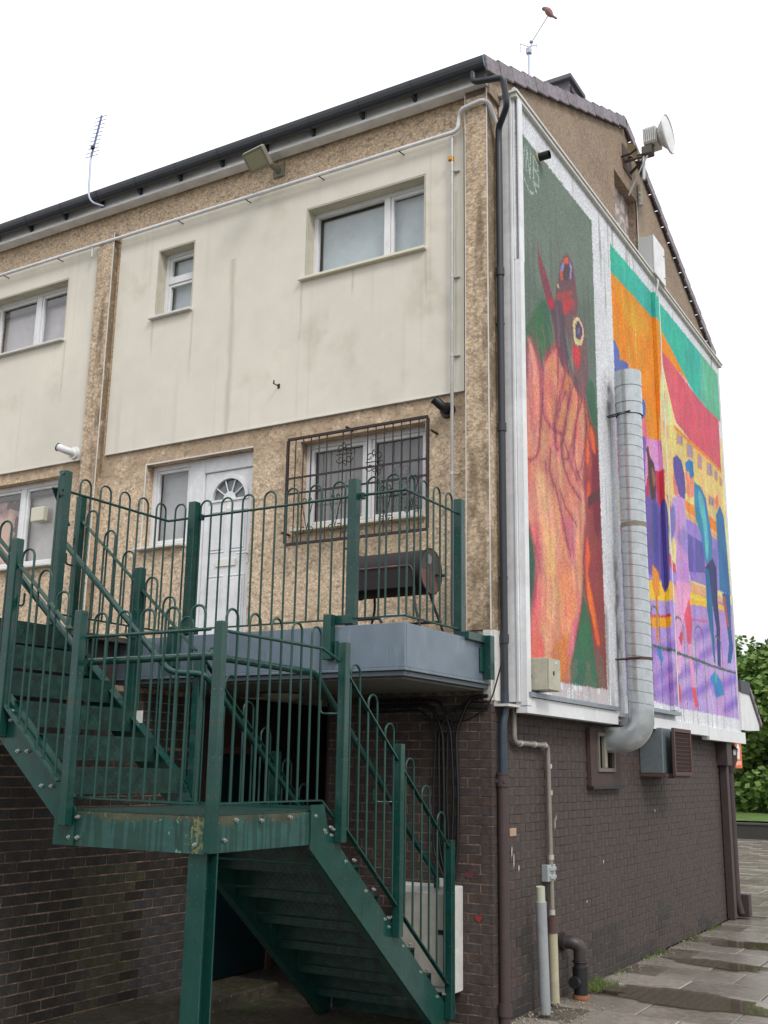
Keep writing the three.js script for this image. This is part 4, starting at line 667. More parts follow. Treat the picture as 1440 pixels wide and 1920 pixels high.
{ // gutter with brackets
  const gt = grp('gutter', house), pts = [], R = 0.066, n = 10;
  for (let i = 0; i <= n; i++) { const t = Math.PI + i / n * Math.PI; pts.push([Math.cos(t) * R, Math.sin(t) * R * 1.7]); } for (let i = n; i >= 0; i--) { const t = Math.PI + i / n * Math.PI; pts.push([Math.cos(t) * (R - 0.004), Math.sin(t) * (R * 1.7 - 0.004)]); }
  part('gutter_channel', metric(extrude(pts, 12.06).rotateY(Math.PI / 2).translate(-12, 8.46, 0.14)), greyPlastic, gt);
  part('gutter_end', metric(extrude(pts.slice(0, n + 1), 0.006).rotateY(Math.PI / 2).translate(0.06, 8.46, 0.14)), std({ color: '#8fa3b4', roughness: 0.4 }), gt);
  for (let i = 0; i < 19; i++) { const x = -0.75 - i * 0.6; part('gutter_bracket', merge([metric(extrude([[-0.06, 8.42], [-0.15, 8.36], [-0.06, 8.3]], 0.03).rotateY(Math.PI / 2).translate(x, 0, 0)), metric(extrude(pts.map(([a, b]) => [a * 1.06, b * 1.06]), 0.03).rotateY(Math.PI / 2).translate(x, 8.46, 0.14))]), greyPlastic, gt); }
  part('eaves_course', span(-12, 0.06, 8.462, 8.478, 0.0, 0.19, 0.003), tileMats[1], gt);
}
// ---------------------------------------------------------------- deck of the first floor walkway
{
  const deck = grp('walkway_deck', house), streak = dataTex(512, 512, (i, j, o) => { const a = wrapN(i, j >> 4, 512, 120, 185), b = wrapN(i, j, 512, 10, 186), d = clamp((a - 0.62) * 3, 0, 1) * clamp((b - 0.35) * 3, 0, 1), f = wrapN(i, j, 512, 200, 187); let v = 0.94 + 0.12 * (b - 0.5) + 0.05 * (f - 0.5); o[0] = lerp(112, 140, d) * v; o[1] = lerp(127, 148, d) * v; o[2] = lerp(141, 156, d) * v; if (d < 0.05 && a < 0.2 && b > 0.5) { o[0] *= 0.9; o[1] *= 0.9; o[2] *= 0.88; } }), sheet = std({ map: scaled(streak, 1.15), roughness: 0.45, metalness: 0.1, roughnessMap: scaled(roughMap, 1.2) });
  const under = std({ color: '#7c7b78', roughness: 0.85, map: scaled(blotch, 1.3) }), floor = std({ color: '#73726e', roughness: 0.8, map: scaled(slabTex, 1.5) });
  part('deck_slab', span(-12, -0.045, 2.66, 2.93, -0.08, 1.40), under, deck);
  part('deck_floor', merge([span(-12, -0.05, 2.93, 2.95, -0.08, 1.39), span(-12, -2.68, 2.932, 2.974, 1.432, 3.28)]), floor, deck);
  part('fascia_sheet', span(-12, -0.02, 2.652, 2.975, 1.405, 1.43, 0.004), sheet, deck);
  part('fascia_sheet', span(-0.043, -0.018, 2.652, 2.975, 0.0, 1.404, 0.004), sheet, deck);
  part('fascia_lip', span(-12, -0.005, 2.628, 2.65, 1.38, 1.445, 0.004), sheet, deck);
  part('fascia_lip', span(-0.06, -0.003, 2.628, 2.65, 0.0, 1.379, 0.004), sheet, deck);
  part('drip_trim', merge([span(-12, -0.03, 2.592, 2.626, 1.36, 1.42, 0.003), span(-0.075, -0.028, 2.592, 2.626, 0.0, 1.359, 0.003)]), std({ color: '#5d666e', roughness: 0.5 }), deck);
  part('soffit', span(-12, -0.08, 2.575, 2.591, -0.08, 1.36), under, deck);
}
// ---------------------------------------------------------------- brickwork
const brickGrain = dataTex(512, 512, (i, j, o) => { const v = 196 + 70 * (wrapN(i, j, 512, 60, 151) - 0.5) + 60 * (wrapN(i, j, 512, 200, 152) - 0.5) + 40 * (wrapN(i, j, 512, 8, 153) - 0.5); o[0] = o[1] = o[2] = v; });
function brickGeo(s) { // front face with a worn arris; open at the back
  const w = 0.1075, h = 0.0325, c = 0.0025, d = 0.1, j = (k) => (hash(k, s, 161) - 0.5) * 0.002, pos = [], quad = (a, b, q, e) => pos.push(...a, ...b, ...q, ...a, ...q, ...e);
  const F = [[-w + c + j(1), -h + c + j(2), 0], [w - c + j(3), -h + c + j(4), 0], [w - c + j(5), h - c + j(6), 0], [-w + c + j(7), h - c + j(8), 0]], E = [[-w, -h, -c], [w, -h, -c], [w, h, -c], [-w, h, -c]], B = E.map(([x, y]) => [x, y, -d]);
  quad(...F); for (let i = 0; i < 4; i++) { const n = (i + 1) % 4; quad(E[i], E[n], F[n], F[i]); quad(B[i], B[n], E[n], E[i]); }
  const g = new THREE.BufferGeometry(); g.setAttribute('position', new THREE.Float32BufferAttribute(pos, 3)); g.computeVertexNormals(); return metric(g);
}
const brickShapes = [0, 1, 2, 3].map(brickGeo);
const brickCol = [[0.072, 0.058, 0.055], [0.077, 0.060, 0.056], [0.067, 0.056, 0.055], [0.073, 0.060, 0.058], [0.080, 0.059, 0.055], [0.064, 0.056, 0.058], [0.072, 0.060, 0.056], [0.069, 0.056, 0.056]];
const brickMap = scaled(brickGrain, 0.45), brickBump = scaled(grainH, 0.2);
const brickMats = brickCol.map(([r, g, b]) => std({ color: lin(r * 1.5, g * 1.36, b * 1.27), map: brickMap, roughness: 0.7, bumpMap: brickBump, bumpScale: 0.0012 }));
const brickMany = std({ vertexColors: true, map: brickMap, roughness: 0.7, bumpMap: brickBump, bumpScale: 0.0012 });
// faces: list of [x, z, turn, width, y, key]
function layFace(list, { at, turn, u0, u1, y0, y1, even, odd, skip, tone }) {
  const n = Math.floor((y1 - y0) / 0.075);
  for (let c = 0; c < n; c++) {
    const y = y0 + c * 0.075 + 0.0375; let u = u0 + (c % 2 ? odd : even);
    if ((c % 2 ? odd : even) < 0) u = u0;
    let first = (c % 2 ? odd : even) < 0;
    while (u < u1 - 0.02) { let w = first ? 0.1025 : 0.215; first = false; w = Math.min(w, u1 - u); const m = u + w / 2; if (!skip || !skip(m, y)) { const [x, z] = at(m); list.push({ x, z, y, w, turn, c, k: Math.round(m * 100), tone: tone ? tone(m, y) : 0 }); } u += w + 0.01; }
  }
}
function buildBricks(list, parent, max, mats, many, tint) {
  list.sort((a, b) => Math.hypot(a.x - 3.8, a.z - 8.2) - Math.hypot(b.x - 3.8, b.z - 8.2));
  const rest = []; list.forEach((q, i) => {
    const g = brickShapes[(hash(q.k, q.c, 171) * 4) | 0], mi = q.tone ? 8 + ((hash(q.k, q.c, 177) * 3) | 0) + (q.tone - 1) * 3 : (hash(q.k, q.c, 172) * 8) | 0, out = (hash(q.k, q.c, 173) - 0.5) * 0.004, nx = Math.sin(q.turn), nz = Math.cos(q.turn);
    const pos = [q.x + nx * out, q.y + (hash(q.k, q.c, 174) - 0.5) * 0.003, q.z + nz * out], rot = [0, q.turn + (hash(q.k, q.c, 175) - 0.5) * 0.006, (hash(q.k, q.c, 176) - 0.5) * 0.008];
    if (i < max) { const m = part('brick', g, mats[mi], parent, pos, rot); m.scale.x = q.w / 0.215; }
    else { const e = g.clone().applyMatrix4(new THREE.Matrix4().compose(V(...pos), new THREE.Quaternion().setFromEuler(new THREE.Euler(...rot)), V(q.w / 0.215, 1, 1))), col = mats[mi].color, a = new Float32Array(e.attributes.position.count * 3); for (let t = 0; t < a.length; t += 3) { a[t] = col.r; a[t + 1] = col.g; a[t + 2] = col.b; } e.setAttribute('color', new THREE.BufferAttribute(a, 3)); rest.push(e); }
  });
  if (rest.length) { const m = part('bricks', mergeGeometries(rest), many, parent); m.userData.kind = 'stuff'; }
}
const mortarTex = dataTex(512, 512, (i, j, o) => { const v = 0.8 + 0.5 * (wrapN(i, j, 512, 70, 181) - 0.5) + 0.5 * (wrapN(i, j, 512, 14, 182) - 0.5); o[0] = 92 * v; o[1] = 82 * v; o[2] = 76 * v; });
const mortar = std({ map: scaled(mortarTex, 1.3), roughness: 0.95 });
{
  const bw = grp('brick_ground_floor', house);
  part('mortar', span(-0.14, -0.004, 0, 2.47, -8.24, -0.11), mortar, bw); part('mortar', span(-1.6, -0.006, 0, 2.58, -0.2, -0.004), std({ map: scaled(mortarTex, 1.3), color: lin(2.3, 2.1, 1.9), roughness: 0.95 }), bw);
  const list = [];
  layFace(list, { at: (m) => [0, -m], turn: Math.PI / 2, u0: 0, u1: 8.25, y0: 0.0, y1: 2.48, even: 0.1125, odd: 0, skip: null, tone: (u, y) => (y < 0.75 && fbm(u * 1.1, y * 2.6, 3, 194) > 0.55 + y * 0.12 ? 1 : 0) });
  layFace(list, { at: (m) => [-m, 0], turn: 0, u0: 0, u1: 1.6, y0: 0.0, y1: 2.58, even: 0, odd: 0.1125 });
  // a header closes the corner on alternate courses
  for (let c = 0; c < 33; c++) { const y = c * 0.075 + 0.0375; if (c % 2) list.push({ x: -0.05125, z: 0, y, w: 0.1025, turn: 0, c, k: 9001 }); else list.push({ x: 0, z: -0.05125, y, w: 0.1025, turn: Math.PI / 2, c, k: 9002 }); }
  buildBricks(list, bw, 300, [...brickMats, ...[0.6, 0.68, 0.54].map((q) => std({ color: lin(0.11 * q, 0.092 * q, 0.088 * q), map: brickMap, roughness: 0.6, bumpMap: brickBump, bumpScale: 0.0012 }))], brickMany);   // the last three: damp stained
  // faded red hearts and white scuffs of paint on the brick
  const heart = (r) => { const q = []; for (let i = 0; i < 24; i++) { const t = i / 24 * Math.PI * 2; q.push([r * Math.sin(t) ** 3, r * (0.81 * Math.cos(t) - 0.31 * Math.cos(2 * t) - 0.12 * Math.cos(3 * t) - 0.06 * Math.cos(4 * t))]); } return q; };
  part('painted_heart', metric(extrude(heart(0.034), 0.0015).translate(-0.125, 0.79, 0.0035)), std({ color: '#8a2f2e', roughness: 0.8 }), bw); part('painted_heart', metric(extrude(heart(0.045), 0.0012).rotateZ(0.7).translate(-0.2, 1.12, 0.0035)), std({ color: '#5e3532', roughness: 0.85 }), bw);
  for (const [z, y, w, h] of [[-1.33, 1.42, 0.012, 0.11], [-1.36, 1.5, 0.01, 0.05], [-2.6, 1.05, 0.02, 0.035], [-2.1, 0.72, 0.016, 0.03], [-0.36, 1.24, 0.014, 0.09], [-0.40, 1.15, 0.012, 0.12], [-0.5, 1.12, 0.016, 0.05], [-1.9, 0.35, 0.02, 0.03], [-4.4, 1.5, 0.03, 0.03]]) part('paint_scuff', gableSheet([[-z, y], [-z + w, y + h * 0.2], [-z + w * 1.2, y + h * 0.8], [-z + w * 0.4, y + h], [-z - w * 0.3, y + h * 0.5]], 0.005, 0.0015), std({ color: '#b9b2aa', roughness: 0.9 }), bw);
  part('spalled_face', span(-0.002, 0.008, 1.405, 1.47, -0.46, -0.33, 0.004), std({ color: '#b79a84', roughness: 0.95, map: scaled(blotch, 0.3) }), bw);
  // dark passage beside the yard wall
  const pass = std({ color: '#5b4742', roughness: 0.85, map: scaled(blotch, 1) });
  part('passage_wall', merge([span(-3.2, -2.95, 0, 2.6, -2.0, 0.56), span(-3.2, -1.6, 0, 2.6, -2.2, -2.0), span(-1.75, -1.6, 0, 2.6, -2.0, -0.2)]), pass, bw);
  part('passage_door', span(-2.95, -2.91, 0.02, 2.05, -0.95, -0.1, 0.005), std({ color: '#17363a', roughness: 0.45, map: scaled(blotch, 1.2) }), bw);
  part('passage_door_frame', merge([span(-2.95, -2.89, 0, 2.12, -1.04, -0.955, 0.004), span(-2.95, -2.89, 0, 2.12, -0.095, -0.02, 0.004), span(-2.95, -2.89, 2.055, 2.12, -0.95, -0.1, 0.004)]), std({ color: '#6a4a42', roughness: 0.7 }), bw);
}
{ // side wall of the ground floor shop unit below the stair top
  const w = thing('brick_side_wall', 'stained dark brick side wall with pale mortar below the upper stair flight', 'wall', [0, 0, 0]);
  part('mortar', merge([span(-2.8, -2.608, 0.02, 2.08, 0.56, 3.29), span(-2.8, -2.608, 2.08, 2.57, 0.56, 2.0)]), std({ map: scaled(mortarTex, 1.1), color: lin(4.6, 4.0, 3.5), roughness: 0.95 }), w);
  const list = [];
  const mats = [...brickMats.map((m) => { const c = m.clone(); c.color = lin(m.color.g * 1.12, m.color.g * 1.02, m.color.g * 0.94); return c; }),
    ...[[0.085, 0.083, 0.05], [0.075, 0.075, 0.047], [0.092, 0.088, 0.055]].map(([r, g, b]) => std({ color: lin(r * 1.5, g * 1.5, b * 1.5), map: brickMap, roughness: 0.8, bumpMap: brickBump, bumpScale: 0.0012 })),   // algae green
    ...[[0.074, 0.063, 0.053], [0.068, 0.058, 0.05], [0.08, 0.069, 0.058]].map(([r, g, b]) => std({ color: lin(r, g, b), map: brickMap, roughness: 0.6, bumpMap: brickBump, bumpScale: 0.0012 })),           // black runs
    ...[[0.13, 0.12, 0.125], [0.12, 0.112, 0.12], [0.14, 0.13, 0.13]].map(([r, g, b]) => std({ color: lin(r, g, b), map: brickMap, roughness: 0.9, bumpMap: brickBump, bumpScale: 0.0012 }))];                // grey wash
  layFace(list, { at: (m) => [-2.6, -m], turn: Math.PI / 2, u0: -3.3, u1: -0.56, y0: 0.04, y1: 2.08, even: 0, odd: -1,
    tone: (u, y) => { const z = -u; if (z < 1.25 && y < 0.95) return 3; const st = vnoise(z * 3.3, 1, 191) > 0.66 && y < 1.25 && vnoise(z * 9, y * 5, 192) > 0.35; if (st) return 2; return fbm(z * 1.3, y * 1.5, 3, 193) > 0.56 && y < 1.2 ? 1 : 0; } });
  layFace(list, { at: (m) => [-2.6, -m], turn: Math.PI / 2, u0: -2.0, u1: -0.56, y0: 2.08, y1: 2.58, even: 0, odd: -1 });
  part('unit_wall', merge([span(-12, -2.81, 0, 2.925, 1.45, 3.285), span(-12, -3.21, 0, 2.57, -0.6, 1.44)]), brickMats[2], w);
  buildBricks(list, w, 300, mats, brickMany);
}

// ---------------------------------------------------------------- green steel stair
// bow-top bars: pairs of uprights joined by a half circle; line(t) gives the plan point, foot/top heights as functions of t
function hoopBars(parent, line, ts, w, foot, top, r = 0.0085) {
  for (const t of ts) {
    const [x0, z0] = line(t - w / 2), [x1, z1] = line(t + w / 2), f0 = foot(t - w / 2), f1 = foot(t + w / 2), T = top(t), pts = [[x0, f0, z0]];
    for (let i = 0; i <= 8; i++) { const a = Math.PI * (1 - i / 8), c = Math.cos(a) / 2 + 0.5; pts.push([lerp(x0, x1, c), T - w / 2 + Math.sin(a) * w / 2, lerp(z0, z1, c)]); }
    pts.push([x1, f1, z1]); part('hoop_bar', tube(pts, r, 7), greenThin, parent);
  }
}
const post = (parent, x, z, y0, y1, w = 0.063) => { const p = part('post', box(w, y1 - y0, w, 0.006), green, parent, [x, (y0 + y1) / 2, z]); return p; };
const flat = (a, b, w, h) => { // flat bar between two points, width across, height up
  const A = V(...a), B = V(...b), d = B.clone().sub(A), L = d.length(), g = new THREE.BoxGeometry(L, h, w), q = new THREE.Quaternion().setFromUnitVectors(V(1, 0, 0), V(d.x, 0, d.z).normalize());
  g.rotateZ(Math.atan2(d.y, Math.hypot(d.x, d.z))); g.applyQuaternion(q); return metric(g.translate((A.x + B.x) / 2, (A.y + B.y) / 2, (A.z + B.z) / 2));
};
const boltMat = std({ color: '#a3a9a6', roughness: 0.45, metalness: 0.6 });
const boltGeo = (() => { const l = [new THREE.CylinderGeometry(0.013, 0.013, 0.014, 6).translate(0, 0.007, 0), new THREE.CylinderGeometry(0.007, 0.006, 0.012, 6).translate(0, 0.02, 0)]; return merge(l); })();
const boltAt = (parent, p, axis) => part('bolt', boltGeo, boltMat, parent, p, axis === 'x' ? [0, 0, -Math.PI / 2] : axis === '-x' ? [0, 0, Math.PI / 2] : [Math.PI / 2, 0, 0]);
{
  const st = thing('metal_staircase', 'green painted steel staircase with landing and bow topped railings before the deck', 'staircase', [0, 0, 0]);
  const xR = -0.30, xL = -1.42, zF = 3.22, zB = 2.08, FL = 1.70, sl = 0.794, su = 0.868;
  const mossTex = dataTex(1024, 256, (i, j, o) => { // peeling paint and lichen along the top of the landing beams, paler runs below
    const x = i / 1024 * 2.4, y = j / 256 * 0.27, n = fbm(x * 9, y * 22, 4, 211), run = vnoise(x * 55, y * 3, 212), e = y + 0.09 * (fbm(x * 5, 3, 3, 213) - 0.5) + 0.03 * (vnoise(x * 40, 1, 214) - 0.5);
    let r = 20, g = 70, b = 62; if (run > 0.62) { r = 40; g = 90; b = 84; } const v = 0.85 + 0.3 * (n - 0.5); r *= v; g *= v; b *= v;
    const lich = clamp((e - 0.165) * 40, 0, 1); r = lerp(r, 58 + 50 * (n - 0.4), lich); g = lerp(g, 62 + 44 * (n - 0.4), lich); b = lerp(b, 46 + 30 * (n - 0.4), lich);
    const corner = clamp(1 - Math.abs(x - 2.29) / 0.13, 0, 1); if (fbm(x * 70, y * 60, 3, 215) > 0.78 - 0.3 * corner && (corner > 0.1 || e > 0.16)) { r = 104; g = 106; b = 68; }
    if (x > 1.95 && x < 2.2 && e < 0.17 && fbm(x * 14, y * 9, 3, 217) > 0.55) { r = 96; g = 128; b = 122; } o[0] = r; o[1] = g; o[2] = b;
  });
  const moss = mossTex.clone(); moss.repeat.set(1 / 2.4, 1 / 0.27); moss.offset.set(0.1, -1.45 / 0.27); moss.needsUpdate = true;
  const moss2 = moss.clone(); moss2.offset.x = 0.35; moss2.needsUpdate = true; const mossySide = std({ map: moss2, roughness: 0.55, bumpMap: scaled(grainH, 0.2), bumpScale: 0.001 });
  const mossy = std({ map: moss, roughness: 0.55, bumpMap: scaled(grainH, 0.2), bumpScale: 0.001 });
  // landing
  const land = grp('landing', st);
  part('landing_beam', metric(merge([span(xL - 0.02, xR, 1.45, 1.655, zF - 0.012, zF), span(xL, xR - 0.012, 1.643, 1.655, zF - 0.075, zF - 0.012), span(xL, xR - 0.012, 1.45, 1.462, zF - 0.075, zF - 0.012)])), mossy, land);
  part('landing_beam', metric(merge([span(xR - 0.012, xR, 1.45, 1.655, zB - 0.02, zF - 0.0125), span(xR - 0.075, xR - 0.0125, 1.45, 1.462, zB, zF - 0.08)])), mossySide, land);
  part('landing_beam', span(xL, xR, 1.45, FL - 0.01, zB - 0.012, zB), green, land);
  part('landing_plate', span(xL, xR - 0.0125, 1.657, 1.667, zB, zF - 0.005), plate, land);
  for (const [x, y] of [[-1.36, 1.62], [-1.30, 1.62], [-1.36, 1.50], [-1.29, 1.50], [-0.36, 1.50]]) boltAt(land, [x, y, zF], 'z');
  for (const [z, y] of [[3.05, 1.52], [2.95, 1.63], [2.7, 1.62], [2.4, 1.63], [2.12, 1.63], [2.0, 1.52]]) boltAt(land, [xR, y, z], 'x');
  // column of rolled section below the outer corner
  const col = part('support_column', merge([span(-0.43, -0.302, 0, 1.45, 3.085, 3.097), span(-0.43, -0.302, 0, 1.45, 3.185, 3.197), span(-0.37, -0.362, 0, 1.45, 3.097, 3.185)]), green, st);
  part('base_plate', span(-0.52, -0.31, 0, 0.015, 3.05, 3.25, 0.003), green, col);
  // stringers
  const plank = (pts, t) => extrude(pts, t, [], 0);
  const yB = (z) => 1.439 + (z - 2.193) * sl, dep = 0.28;
  const lower = [[2.17, 1.45], [2.17, FL], [2.02, FL], [1.96, yB(1.96) + dep], [0.30, yB(0.30) + dep], [0.20, yB(0.3) + dep - 0.1], [0.20, 0.0], [0.38, 0.0], [2.17, yB(2.17)]];
  const stringer = (name, x, holes, out) => { const g = metric(plank(lower.map(([z, y]) => [-z, y]), 0.012).rotateY(Math.PI / 2).translate(x, 0, 0)); return part(name, g, green, st); };
  const sR = stringer('stringer', xR - 0.012 + 0.013, 0), sL = stringer('stringer', xL + 0.03, 0);
  part('stringer_flange', merge([flat([xR - 0.03, yB(2.1) + 0.005, 2.1], [xR - 0.03, yB(0.42) + 0.005, 0.42], 0.055, 0.009), flat([xR - 0.03, yB(1.96) + dep - 0.005, 1.96], [xR - 0.03, yB(0.32) + dep - 0.005, 0.32], 0.055, 0.009)]), green, sR);
  part('stringer_flange', merge([flat([xL + 0.07, yB(2.1) + 0.005, 2.1], [xL + 0.07, yB(0.42) + 0.005, 0.42], 0.055, 0.009)]), green, sL);
  for (let i = 0; i < 8; i++) for (const k of [0, 1]) { const z = 1.97 - i * 0.2676 - k * 0.115 + 0.04, y = FL - 0.2125 * i - 0.165; if (y > 0.05 && z > 0.25) boltAt(sR, [xR + 0.001, y, z], 'x'); }
  // lower flight treads
  const treadGeo = (w) => merge([box(w, 0.012, 0.275).clone(), box(w, 0.19, 0.01).clone().translate(0, -0.095, -0.133), box(w, 0.05, 0.01).clone().translate(0, -0.025, 0.133), box(w * 0.16, 0.03, 0.02).clone().translate(-w * 0.4, -0.02, 0.11)]);
  const tg = treadGeo(1.06), tMat = plate;
  for (let i = 1; i < 8; i++) part('tread', tg, tMat, st, [(xR + xL) / 2 + 0.013, FL - 0.2125 * i, 2.05 - 0.2676 * (i - 0.5)]);
  // upper flight: stringers with vertical cut at the landing, deep nosed treads
  const uB = (x) => 1.545 + (xL - x) * su * 0.985, ud = 0.295;
  const up = (z) => { const pts = [[xL + 0.1, 1.452], [xL + 0.1, 1.66], [xL + 0.02, uB(xL + 0.02) + ud - 0.06], [xL - 0.06, uB(xL - 0.06) + ud], [-2.66, uB(-2.66) + ud], [-2.66, uB(-2.66) - 0.02], [xL - 0.075, uB(xL - 0.075)], [xL - 0.075, 1.452]]; return metric(plank(pts, 0.012).translate(0, 0, z)); };
  const uN = part('stringer', up(zF + 0.001), green, st), uF = part('stringer', up(zB + 0.02), green, st);
  part('stringer_flange', flat([xL - 0.05, uB(xL - 0.05) + ud - 0.004, zF - 0.022], [-2.66, uB(-2.66) + ud - 0.004, zF - 0.022], 0.05, 0.009), green, uN);
  part('stringer_flange', flat([xL - 0.05, uB(xL - 0.05) + ud - 0.004, zB + 0.06], [-2.66, uB(-2.66) + ud - 0.004, zB + 0.06], 0.05, 0.009), green, uF);
  for (let i = 0; i < 5; i++) for (const k of [0, 1]) boltAt(uN, [xL - 0.115 - i * 0.2457 - k * 0.09, 1.80 + 0.2133 * i + 0.0 * k, zF + 0.013], 'z');
  const ug = merge([box(0.262, 0.012, 1.07).clone().translate(-0.125, 0, 0), box(0.012, 0.165, 1.07).clone().translate(0, -0.077, 0)]);
  for (let i = 0; i < 6; i++) part('tread', ug, plate, st, [xL - 0.03 - 0.2457 * i, FL + 0.2133 * (i + 1) - 0.004, (zF + zB) / 2 + 0.01]);
  // posts
  post(st, xR + 0.034, zF - 0.012, 1.455, 2.775, 0.06);
  post(st, xL + 0.055, zF + 0.05, 1.57, 2.895);
  post(st, -2.03, zF + 0.05, 2.1, 3.43);
  post(st, xR + 0.045, 1.865, 1.45, 2.79);
  post(st, xR + 0.045, 1.075, 0.765, 2.12);
  post(st, xR + 0.045, 0.25, 0.08, 1.395);
  post(st, -1.40, zB - 0.03, 1.46, 2.75);
  post(st, -2.03, zB - 0.015, 2.25, 3.43);
  post(st, -2.74, zB - 0.015, 2.62, 4.085);
  post(st, -1.405, 1.05, 0.72, 2.06);
  post(st, -1.405, 0.25, 0.08, 1.38);
  for (const [x, y, z, a] of [[xR + 0.002, 1.50, 1.93, 'x'], [xR + 0.002, 1.55, 1.93, 'x'], [xR + 0.002, 0.84, 1.15, 'x'], [xR + 0.002, 0.90, 1.15, 'x'], [-1.96, 2.21, zF + 0.014, 'z'], [-1.96, 2.27, zF + 0.014, 'z']]) boltAt(st, [x, y, z], a);
  // railings: front of landing, right of landing, lower flight both sides, upper flight both sides
  const steps = (a, b, n) => Array.from({ length: n }, (_, i) => lerp(a, b, (i + 0.5) / n));
  let rp = grp('railing_panel', st);
  part('top_rail', tube([[xL + 0.03, 2.735, zF - 0.03], [xR - 0.06, 2.735, zF - 0.03]], 0.011, 8), greenThin, rp); part('bottom_rail', flat([xL - 0.03, 1.735, zF - 0.03], [xR - 0.07, 1.725, zF - 0.03], 0.03, 0.01), green, rp);
  hoopBars(rp, (t) => [t, zF - 0.03], steps(xL + 0.05, xR - 0.06, 5), 0.112, () => 1.73, () => 2.885);
  part('corner_bracket', flat([xL - 0.06, 1.86, zF - 0.02], [xL + 0.04, 1.735, zF - 0.02], 0.045, 0.009), green, rp);
  rp = grp('railing_panel', st);
  part('top_rail', tube([[xR - 0.03, 2.735, zF - 0.06], [xR - 0.03, 2.735, 2.03], [xR + 0.03, 2.66, 1.9]], 0.011, 8), greenThin, rp); part('bottom_rail', merge([flat([xR - 0.03, 1.725, zF - 0.07], [xR - 0.03, 1.725, 2.0], 0.03, 0.01), flat([xR - 0.03, 1.725, 2.0], [xR + 0.0, 1.6, 1.87], 0.03, 0.01)]), green, rp);
  hoopBars(rp, (t) => [xR - 0.03, t], steps(zF - 0.08, 1.99, 5), 0.112, () => 1.72, () => 2.875);
  const nose = (z) => FL + (z - 2.05) * sl;
  for (const [x, z0, z1] of [[xR + 0.045, 1.865, 1.075], [xR + 0.045, 1.075, 0.25], [-1.405, 2.05, 1.05], [-1.405, 1.05, 0.25]]) {
    rp = grp('railing_panel', st);
    part('top_rail', flat([x, nose(z0 - 0.035) + 1.045, z0 - 0.035], [x, nose(z1 + 0.035) + 1.045, z1 + 0.035], 0.036, 0.011), green, rp); part('bottom_rail', flat([x, nose(z0 - 0.035) + 0.03, z0 - 0.035], [x, nose(z1 + 0.035) + 0.03, z1 + 0.035], 0.036, 0.011), green, rp);
    hoopBars(rp, (t) => [x, t], steps(z0 - 0.03, z1 + 0.03, z0 > 2 ? 4 : 3), 0.125, (t) => nose(t) + 0.03, (t) => nose(t) + 1.045 + 0.17);
  }
  const pitch = (x) => 2.755 + (xL - x) * su;
  for (const [z, x0, x1, n] of [[zF + 0.05, xL, -2.03, 3], [zF + 0.05, -2.03, -2.70, 3], [zB - 0.015, -1.40, -2.03, 3], [zB - 0.015, -2.03, -2.74, 3]]) {
    rp = grp('railing_panel', st);
    part('top_rail', flat([x0 - 0.03, pitch(x0 - 0.03), z], [x1 + 0.03, pitch(x1 + 0.03), z], 0.036, 0.011), green, rp); part('bottom_rail', flat([x0 - 0.03, pitch(x0 - 0.03) - 0.95, z], [x1 + 0.03, pitch(x1 + 0.03) - 0.95, z], 0.036, 0.011), green, rp);
    hoopBars(rp, (t) => [t, z], steps(x0 - 0.03, x1 + 0.03, n), 0.118, (t) => pitch(t) - 0.95, (t) => pitch(t) + 0.17);
  }
  // tubular handrails with swan-neck brackets
  const hr = 0.0235;
  part('handrail', tube(rounded([[-2.86, 3.755, zB + 0.1], [-1.56, 2.60, zB + 0.1], [-1.30, 2.585, zB + 0.02], [-1.28, 2.45, zB - 0.14], [-1.28, nose(0.35) + 0.86, 0.35]], 0.07), hr, 12), green, st);
  part('handrail', tube(rounded([[xL + 0.0, 2.585, zF - 0.11], [xR - 0.13, 2.585, zF - 0.11], [xR - 0.12, 2.575, 1.985], [xR - 0.10, nose(0.2) + 0.87, 0.2], [xR - 0.10, nose(0.2) + 0.79, 0.2]], 0.06), hr, 12), green, st);
  part('handrail', tube([[-2.75, pitch(-2.75) - 0.15, zF - 0.05], [xL - 0.0, pitch(xL) - 0.15, zF - 0.05]], hr, 12), green, st);
  for (const [x, y, z, dx, dz] of [[-2.74, 3.6, zB + 0.1, 0, -0.1], [-2.03, 2.98, zB + 0.1, 0, -0.1], [-2.03, 3.08, zF - 0.05, 0, 0.08], [xR - 0.1, 1.8, 1.2, 0.12, -0.12], [xR - 0.1, 2.4, 1.93, 0.12, -0.05]]) part('handrail_bracket', tube(rounded([[x, y - 0.01, z], [x, y - 0.1, z], [x + dx, y - 0.1, z + dz]], 0.03), 0.008, 6), green, st);
  part('sign_tab', span(-1.99, -1.86, 2.24, 2.33, zB + 0.035, zB + 0.039), whiteDull, st);
}
